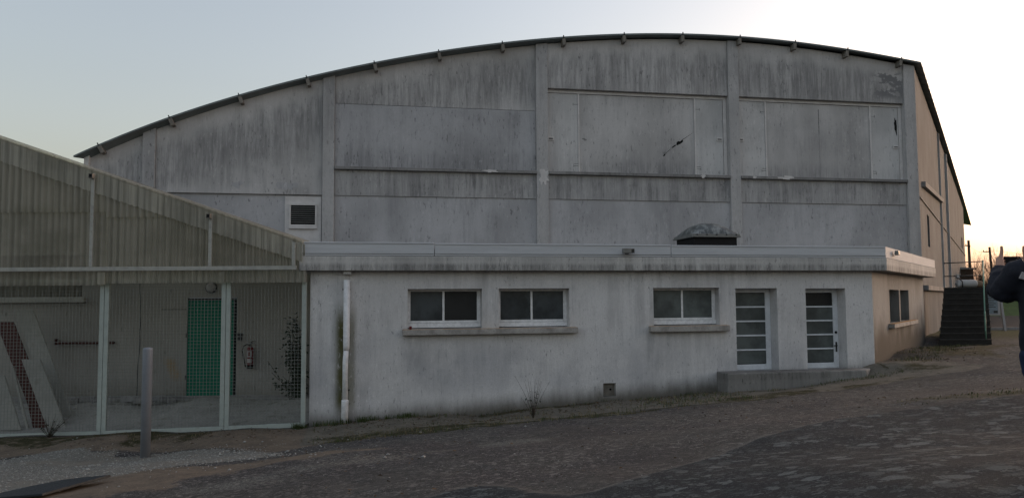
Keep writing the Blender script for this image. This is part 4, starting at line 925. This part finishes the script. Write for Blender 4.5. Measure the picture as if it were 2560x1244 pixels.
rl.build('handrail', M['green_paint'], stt, smooth=True)
bk = MB(); bk.tube([(k_ * 5.1 - .1, 5.1, szt + 1.05), P3(5.1, szt + 1.12)], .022, 8).tube([(k_ * 5.1 - .1, 5.1, szt + .5), P3(5.1, szt + .53)], .022, 8)
bk.build('landing_rail', M['steel_dark'], stt, smooth=True)
tk = thing('tank', 'pale cylinder with a rusty end lying on the stair landing', 'tank', (19.5, 31.3, szt + .02))
MB().tube([(0, 0, .16), (-.02 + .02, 0, .16), (.05, 0, .16), (.72, 0, .16), (.76, 0, .16)], [.1, .14, .16, .16, .15], 18).build('barrel', M['tank'], tk, smooth=True)
MB().tube([(.76, 0, .16), (.95, 0, .14), (1.08, 0, .1), (1.12, 0, .08)], [.15, .13, .09, .03], 18).build('nose', M['tank_rust'], tk, smooth=True)
MB().tube([(-.06, -.05, .42), (.02, -.1, .38), (.12, -.17, .25), (.13, -.17, .02)], .02, 8).build('hose', M['steel_dark'], tk, smooth=True)
tk.location = (18.12, 31.0, szt + .01)
wb = MB().box(-.06, .06, -.05, .05, -.09, .09).build('meter_box', M['tank'], None, bevel=.01); wb.location = (18.68, 31.9, 3.76); tag(wb, 'small white box fixed above the pale cylinder', 'box')
nb = thing('notice_board', 'white framed notice board on legs behind the staircase', 'notice board', (24.05, 38, gz(24.05, 38) - .05))
MB().box(-.55, -.1 + .35, -.03, .03, .82, 1.98).build('board_frame', M['label_white'], nb, bevel=.01)
MB().box(-.48, .12, -.04, -.032, .9, 1.85).build('notice_sheet', simple('notice_paper', (.2, .24, .27), .6, var=.3, scale=4), nb)
tx_ = MB()
for k in range(7): tx_.box(-.42, .02 - .1 * (k % 2), -.046, -.042, 1.75 - k * .09, 1.78 - k * .09)
tx_.box(-.1, .1, -.046, -.042, .93, 1.05); tx_.build('printed_lines', M['steel_dark'], nb)
MB().obox((.36, 0, 1.0), (.055, 0, 0), (0, .04, 0), (.1, 0, -1.0)).build('leg', M['label_white'], nb); MB().box(-.5, -.42, -.03, .03, 0, .82).build('leg', M['label_white'], nb)
kb = MB().box(15, 60, 38.9, 39.1, 1.0, 1.33).build('kerb', M['ledge'], None); struct(kb)
bkm = MB(); nb_ = 60
for i in range(nb_ + 1):
    x = 15 + 75 * i / nb_
    for (y, z) in ((52, 1.3), (53, 1.62), (56, 2.7 + .15 * math.sin(x)), (60, 3.25 + .2 * math.sin(x * .7)), (75, 3.6), (120, 3.4)): bkm.v.append((x, y, z))
for i in range(nb_):
    for k in range(5): a = i * 6 + k; bkm.f.append((a, a + 6, a + 7, a + 1))
struct(bkm.build('grass_bank', simple('bank_grass', (.05, .095, .022), .9, var=.5, scale=1.5, bmp=.5), None, smooth=True))
def pole(x, y, h, label, arm, lean):
    t = thing('utility_pole', label, 'utility pole', (x, y, 3.0), 0, 'utility poles behind the stairs')
    MB().tube([(0, 0, 0), (lean, 0, h)], [.15, .11], 10).build('pole', M['pole_wood'], t, smooth=True)
    MB().box(lean - arm, lean + .15, -.04, .04, h - .55, h - .45).build('crossarm', M['pole_wood'], t)
    for q in (-arm + .05, 0.0): MB().lathe([(.04, 0), (.05, .06), (.02, .14)], (lean + q, 0, h - .45), 8).build('insulator', M['steel_dark'], t)
    return t
pole(42.2, 70, 5.0, 'thicker wooden utility pole left of the handrail', .3, -.05)
pole(50.6, 80, 5.0, 'slimmer leaning utility pole beside the raised hand', .7, -.25)
wr_ = MB()
for (a, b_, sag) in (((30, 62, 7.6), (42.1, 70, 7.55), .5), ((42.15, 70, 7.55), (50.1, 80, 7.6), .35), ((50.3, 80, 7.7), (80, 95, 7.9), .6)):
    a = Vector(a); b_ = Vector(b_); wr_.tube([a.lerp(b_, k / 12) - Vector((0, 0, sag * 4 * (k / 12) * (1 - k / 12))) for k in range(13)], .012, 4)
tag(wr_.build('power_line', M['steel_dark'], None, fix=False), 'thin power line strung between the utility poles', 'power line')
# bare winter scrub on the bank
tw = MB(); r = random.Random(11)
def branch(p, d, ln, rad, dep):
    q = p + d * ln; m_ = p + d * ln * .5 + Vector((r.uniform(-1, 1), r.uniform(-1, 1), r.uniform(-.3, .5))) * ln * .08
    tw.tube([p, m_, q], [rad, rad * .8, rad * .6], 4, False)
    if dep:
        for _ in range(r.choice((2, 3, 3))):
            nd = (d + Vector((r.uniform(-1, 1), r.uniform(-1, 1), r.uniform(-.15, .9))) * .62).normalized(); branch(p + d * ln * r.uniform(.45, 1), nd, ln * r.uniform(.5, .8), rad * .6, dep - 1)
for k in range(210):
    x = r.uniform(35, 49) if k % 3 else r.uniform(49, 75); y = r.uniform(57, 66); hh = r.uniform(.9, 1.7) * (1 + .25 * math.sin(x * .5))
    branch(Vector((x, y, 2.6)), Vector((r.uniform(-.3, .3), r.uniform(-.3, .3), 1)).normalized(), hh, .03, 4)
struct(tw.build('scrub', M['twig'], None, fix=False), 'stuff')
hd_ = MB(); r = random.Random(12)
for k in range(14000):
    x = r.uniform(30, 58) if k < 8000 else r.uniform(54, 125); y = r.uniform(61, 76); z = 2.8 + ((1.15 if x < 54 else 4.2) + .35 * math.sin(x * .6) + .25 * math.sin(x * 1.7)) * r.random() ** .8; p = Vector((x, y, z)); s = r.uniform(.08, .2)  # tall stretch out of view, added to keep low sun off the yard
    e = Vector((r.uniform(-1, 1), r.uniform(-1, 1), r.uniform(-1, 1))).normalized() * s; g_ = e.cross(Vector((r.random(), r.random(), 1))).normalized() * s * .6
    hd_.add([p - e, p + g_, p + e, p - g_], [(0, 1, 2, 3)])
struct(hd_.build('undergrowth_and_sun_screen', simple('brown_undergrowth', (.05, .04, .028), .9, var=.5, scale=.8), None, fix=False), 'stuff')
shd = thing('shed', 'small dark brown shed at the far end of the hall', 'shed', (40.6, 66, 2.3))
MB().box(-2.2, -.55, 0, 3, 0, 2.9).build('wall', simple('shed_boards', (.06, .042, .03), .9, var=.3, scale=3), shd)
MB().prism([(-2.4, 2.9), (-.4, 2.9), (-.4, 3.0), (-2.4, 3.12)], -.2, 3.2).build('roof', M['ledge'], shd)

# ------------------------------------------------------------------ person at the right edge, seen from behind, raising a phone
GP = gz(3.5, 5.0)
per_root = Vector((3.553, 5.02, GP))
def skin(name, verts, edges, radii, mat, parent, sub=2, root=0):
    me = bpy.data.meshes.new(name); me.from_pydata([tuple(v) for v in verts], edges, []); o = bpy.data.objects.new(name, me); COL.objects.link(o)
    md = o.modifiers.new('skin', 'SKIN'); md.use_smooth_shade = True
    for i, rr in enumerate(radii):
        sv_ = me.skin_vertices[0].data[i]; sv_.radius = (rr, rr) if not isinstance(rr, tuple) else rr; sv_.use_root = (i == root)
    s_ = o.modifiers.new('sub', 'SUBSURF'); s_.levels = sub; s_.render_levels = sub
    dg = bpy.context.evaluated_depsgraph_get(); ev = o.evaluated_get(dg); m2 = bpy.data.meshes.new_from_object(ev); bpy.data.objects.remove(o)
    m2.materials.clear(); m2.materials.append(mat)
    for p in m2.polygons: p.use_smooth = True
    o2 = bpy.data.objects.new(name, m2); COL.objects.link(o2); o2.parent = parent; return o2
SKM = simple('skin_tone', (.42, .24, .17), .55, var=.1, scale=12); JKT = simple('navy_jacket_fabric', (.008, .009, .016), .75, var=.3, scale=8, bmp=.2)
YOKE = simple('blue_jacket_fabric', (.012, .03, .12), .75, var=.25, scale=8, bmp=.2); JEAN = simple('blue_denim', (.012, .02, .055), .9, var=.3, scale=14, bmp=.3); HAIR = simple('dark_hair', (.03, .02, .014), .6, var=.4, scale=30)
pt = thing('person', 'person in a dark navy jacket and jeans raising one hand with thumb up', 'person', per_root)
# joints relative to the feet: x right, y away from the camera
SH = 1.43
V_ = [(0, 0, .95), (0, 0, 1.15), (0, .01, 1.33), (0, .02, 1.47), (0, .03, 1.55), (.0, .05, 1.64), (.0, .05, 1.73),           # 0 pelvis .. 6 crown
      (-.17, .01, 1.42), (-.225, .12, 1.27), (-.12, .32, 1.43), (-.105, .36, 1.475),                                            # 7-10 left arm, wrist, palm
      (.17, .01, 1.42), (.23, .12, 1.27), (.1, .32, 1.43), (.09, .36, 1.475),                                                   # 11-14 right arm
      (-.08, 0, .9), (.0, .02, .5), (.05, .0, .09), (.05, .14, .04), (.1, 0, .9), (.2, .02, .5), (.25, 0, .09), (.26, .14, .04)]
E_ = [(0, 1), (1, 2), (2, 3), (3, 4), (4, 5), (5, 6), (2, 7), (7, 8), (8, 9), (9, 10), (2, 11), (11, 12), (12, 13), (13, 14), (0, 15), (15, 16), (16, 17), (17, 18), (0, 19), (19, 20), (20, 21), (21, 22)]
R_ = [.1, .1, .1, .05, .055, .085, .07, .03, .032, .03, .034, .03, .032, .03, .034, .085, .058, .04, .035, .085, .058, .04, .035]
# fingers: four curled round the phone, thumb raised
def hand(base, sgn):
    k0 = base; w_ = Vector(V_[base])
    for f in range(4):
        o_ = w_ + Vector((sgn * (.01 + .004 * f), .03 - .004 * f, .025 - .019 * f)); ln = (.036, .04, .037, .028)[f]
        p1 = o_ + Vector((sgn * ln * .75, .012, .0)); p2 = p1 + Vector((sgn * ln * .3, -.022, .002)); i = len(V_)
        V_.extend([tuple(o_), tuple(p1), tuple(p2)]); R_.extend([.011, .0095, .008]); E_.extend([(k0, i), (i, i + 1), (i + 1, i + 2)])
    o_ = w_ + Vector((sgn * .012, -.008, .034)); p1 = o_ + Vector((sgn * .008, 0, .042)); p2 = p1 + Vector((sgn * -.002, .0, .036)); i = len(V_)
    V_.extend([tuple(o_), tuple(p1), tuple(p2)]); R_.extend([.0135, .0115, .0095]); E_.extend([(k0, i), (i, i + 1), (i + 1, i + 2)])
hand(10, 1); hand(14, -1)
skin('body', V_, E_, R_, SKM, pt)
def rings(mb, rows, n=24):                     # rows: centre x, y, z, half width, half depth
    vs = []; fs = []
    for (cx, cy, cz, rx, ry) in rows:
        for k in range(n): a_ = 2 * math.pi * k / n; vs.append((cx + rx * math.cos(a_), cy + ry * math.sin(a_), cz))
    for i in range(len(rows) - 1):
        for k in range(n): fs.append((i * n + k, i * n + (k + 1) % n, (i + 1) * n + (k + 1) % n, (i + 1) * n + k))
    fs += [tuple(range(n - 1, -1, -1)), tuple(range((len(rows) - 1) * n, len(rows) * n))]
    return mb.add(vs, fs)
def fused(name, mb, mat, parent, vox=.014, fold=.012, fs_=.09):
    me = bpy.data.meshes.new(name); me.from_pydata(mb.v, [], mb.f); o = bpy.data.objects.new(name, me); COL.objects.link(o)
    rm = o.modifiers.new('remesh', 'REMESH'); rm.mode = 'VOXEL'; rm.voxel_size = vox
    sm_m = o.modifiers.new('smooth', 'SMOOTH'); sm_m.iterations = 6
    tx = bpy.data.textures.new(name + '_folds', 'CLOUDS'); tx.noise_scale = fs_; dm_ = o.modifiers.new('folds', 'DISPLACE'); dm_.texture = tx; dm_.strength = fold * 2; dm_.mid_level = .5
    ev = o.evaluated_get(bpy.context.evaluated_depsgraph_get()); m2 = bpy.data.meshes.new_from_object(ev); bpy.data.objects.remove(o)
    m2.materials.clear(); m2.materials.append(mat)
    for p in m2.polygons: p.use_smooth = True
    o2 = bpy.data.objects.new(name, m2); COL.objects.link(o2); o2.parent = parent; return o2
jk = rings(MB(), [(0, 0, .86, .2, .15), (0, 0, .95, .205, .155), (0, 0, 1.08, .195, .15), (0, 0, 1.22, .2, .15), (0, 0, 1.34, .205, .145), (0, .005, 1.42, .17, .12), (0, .01, 1.47, .1, .09), (0, .02, 1.51, .078, .075)])
for sg in (-1, 1):
    jk.tube([(sg * .14, .0, 1.41), (sg * .19, .03, 1.385), (sg * .215, .09, 1.31), (sg * .23, .13, 1.255), (sg * .225, .18, 1.275), (sg * .19, .225, 1.345), (sg * (.125 if sg < 0 else .11), .31, 1.415)],
            [.088, .092, .088, .088, .082, .072, .052], 16)
fused('jacket', jk, JKT, pt)
yk_ = rings(MB(), [(0, 0, 1.365, .212, .152), (0, .003, 1.42, .178, .127), (0, .01, 1.475, .106, .096), (0, .02, 1.515, .083, .08)])
fused('yoke', yk_, YOKE, pt, fold=.004)
jn = rings(MB(), [(.02, 0, .76, .2, .14), (0, 0, .86, .2, .145), (0, 0, .95, .19, .135), (0, 0, 1.0, .17, .12)])
for (hx, kx, ax_) in ((-.09, .0, .05), (.11, .2, .25)): jn.tube([(hx, 0, .86), (hx + .01, 0, .74), (kx, .02, .5), ((kx + ax_) / 2, .0, .28), (ax_, .0, .07)], [.125, .118, .088, .08, .085], 16)
fused('jeans', jn, JEAN, pt, fold=.01)
skin('hair', [(.0, .03, 1.62), (.0, .02, 1.7), (.0, .04, 1.76)], [(0, 1), (1, 2)], [.08, .092, .07], HAIR, pt)
for s_ in (-1, 1): MB().lathe([(.006, -.03), (.012, -.015), (.014, .01), (.007, .03)], (s_ * .078, .05, 1.655), 8).build('ear', SKM, pt, smooth=True)
for s_ in (-1, 1): skin('shoe', [(.15 + s_ * .1, -.04, .05), (.15 + s_ * .105, .08, .05), (.15 + s_ * .11, .18, .04)], [(0, 1), (1, 2)], [.055, .052, .04], M['black'], pt)
MB().obox((-.205, -.052, 1.36), (.026, -.004, -.008), (.0, .004, 0), (.009, -.004, .022)).build('sleeve_patch', M['label_white'], pt, bevel=.004)
ph = MB().box(-.075, .075, -.004, .004, -.037, .037).build('phone', M['black'], None, bevel=.004); ph.location = per_root + Vector((-.01, .385, 1.475)); tag(ph, 'black phone held sideways by the person at the right edge', 'phone')
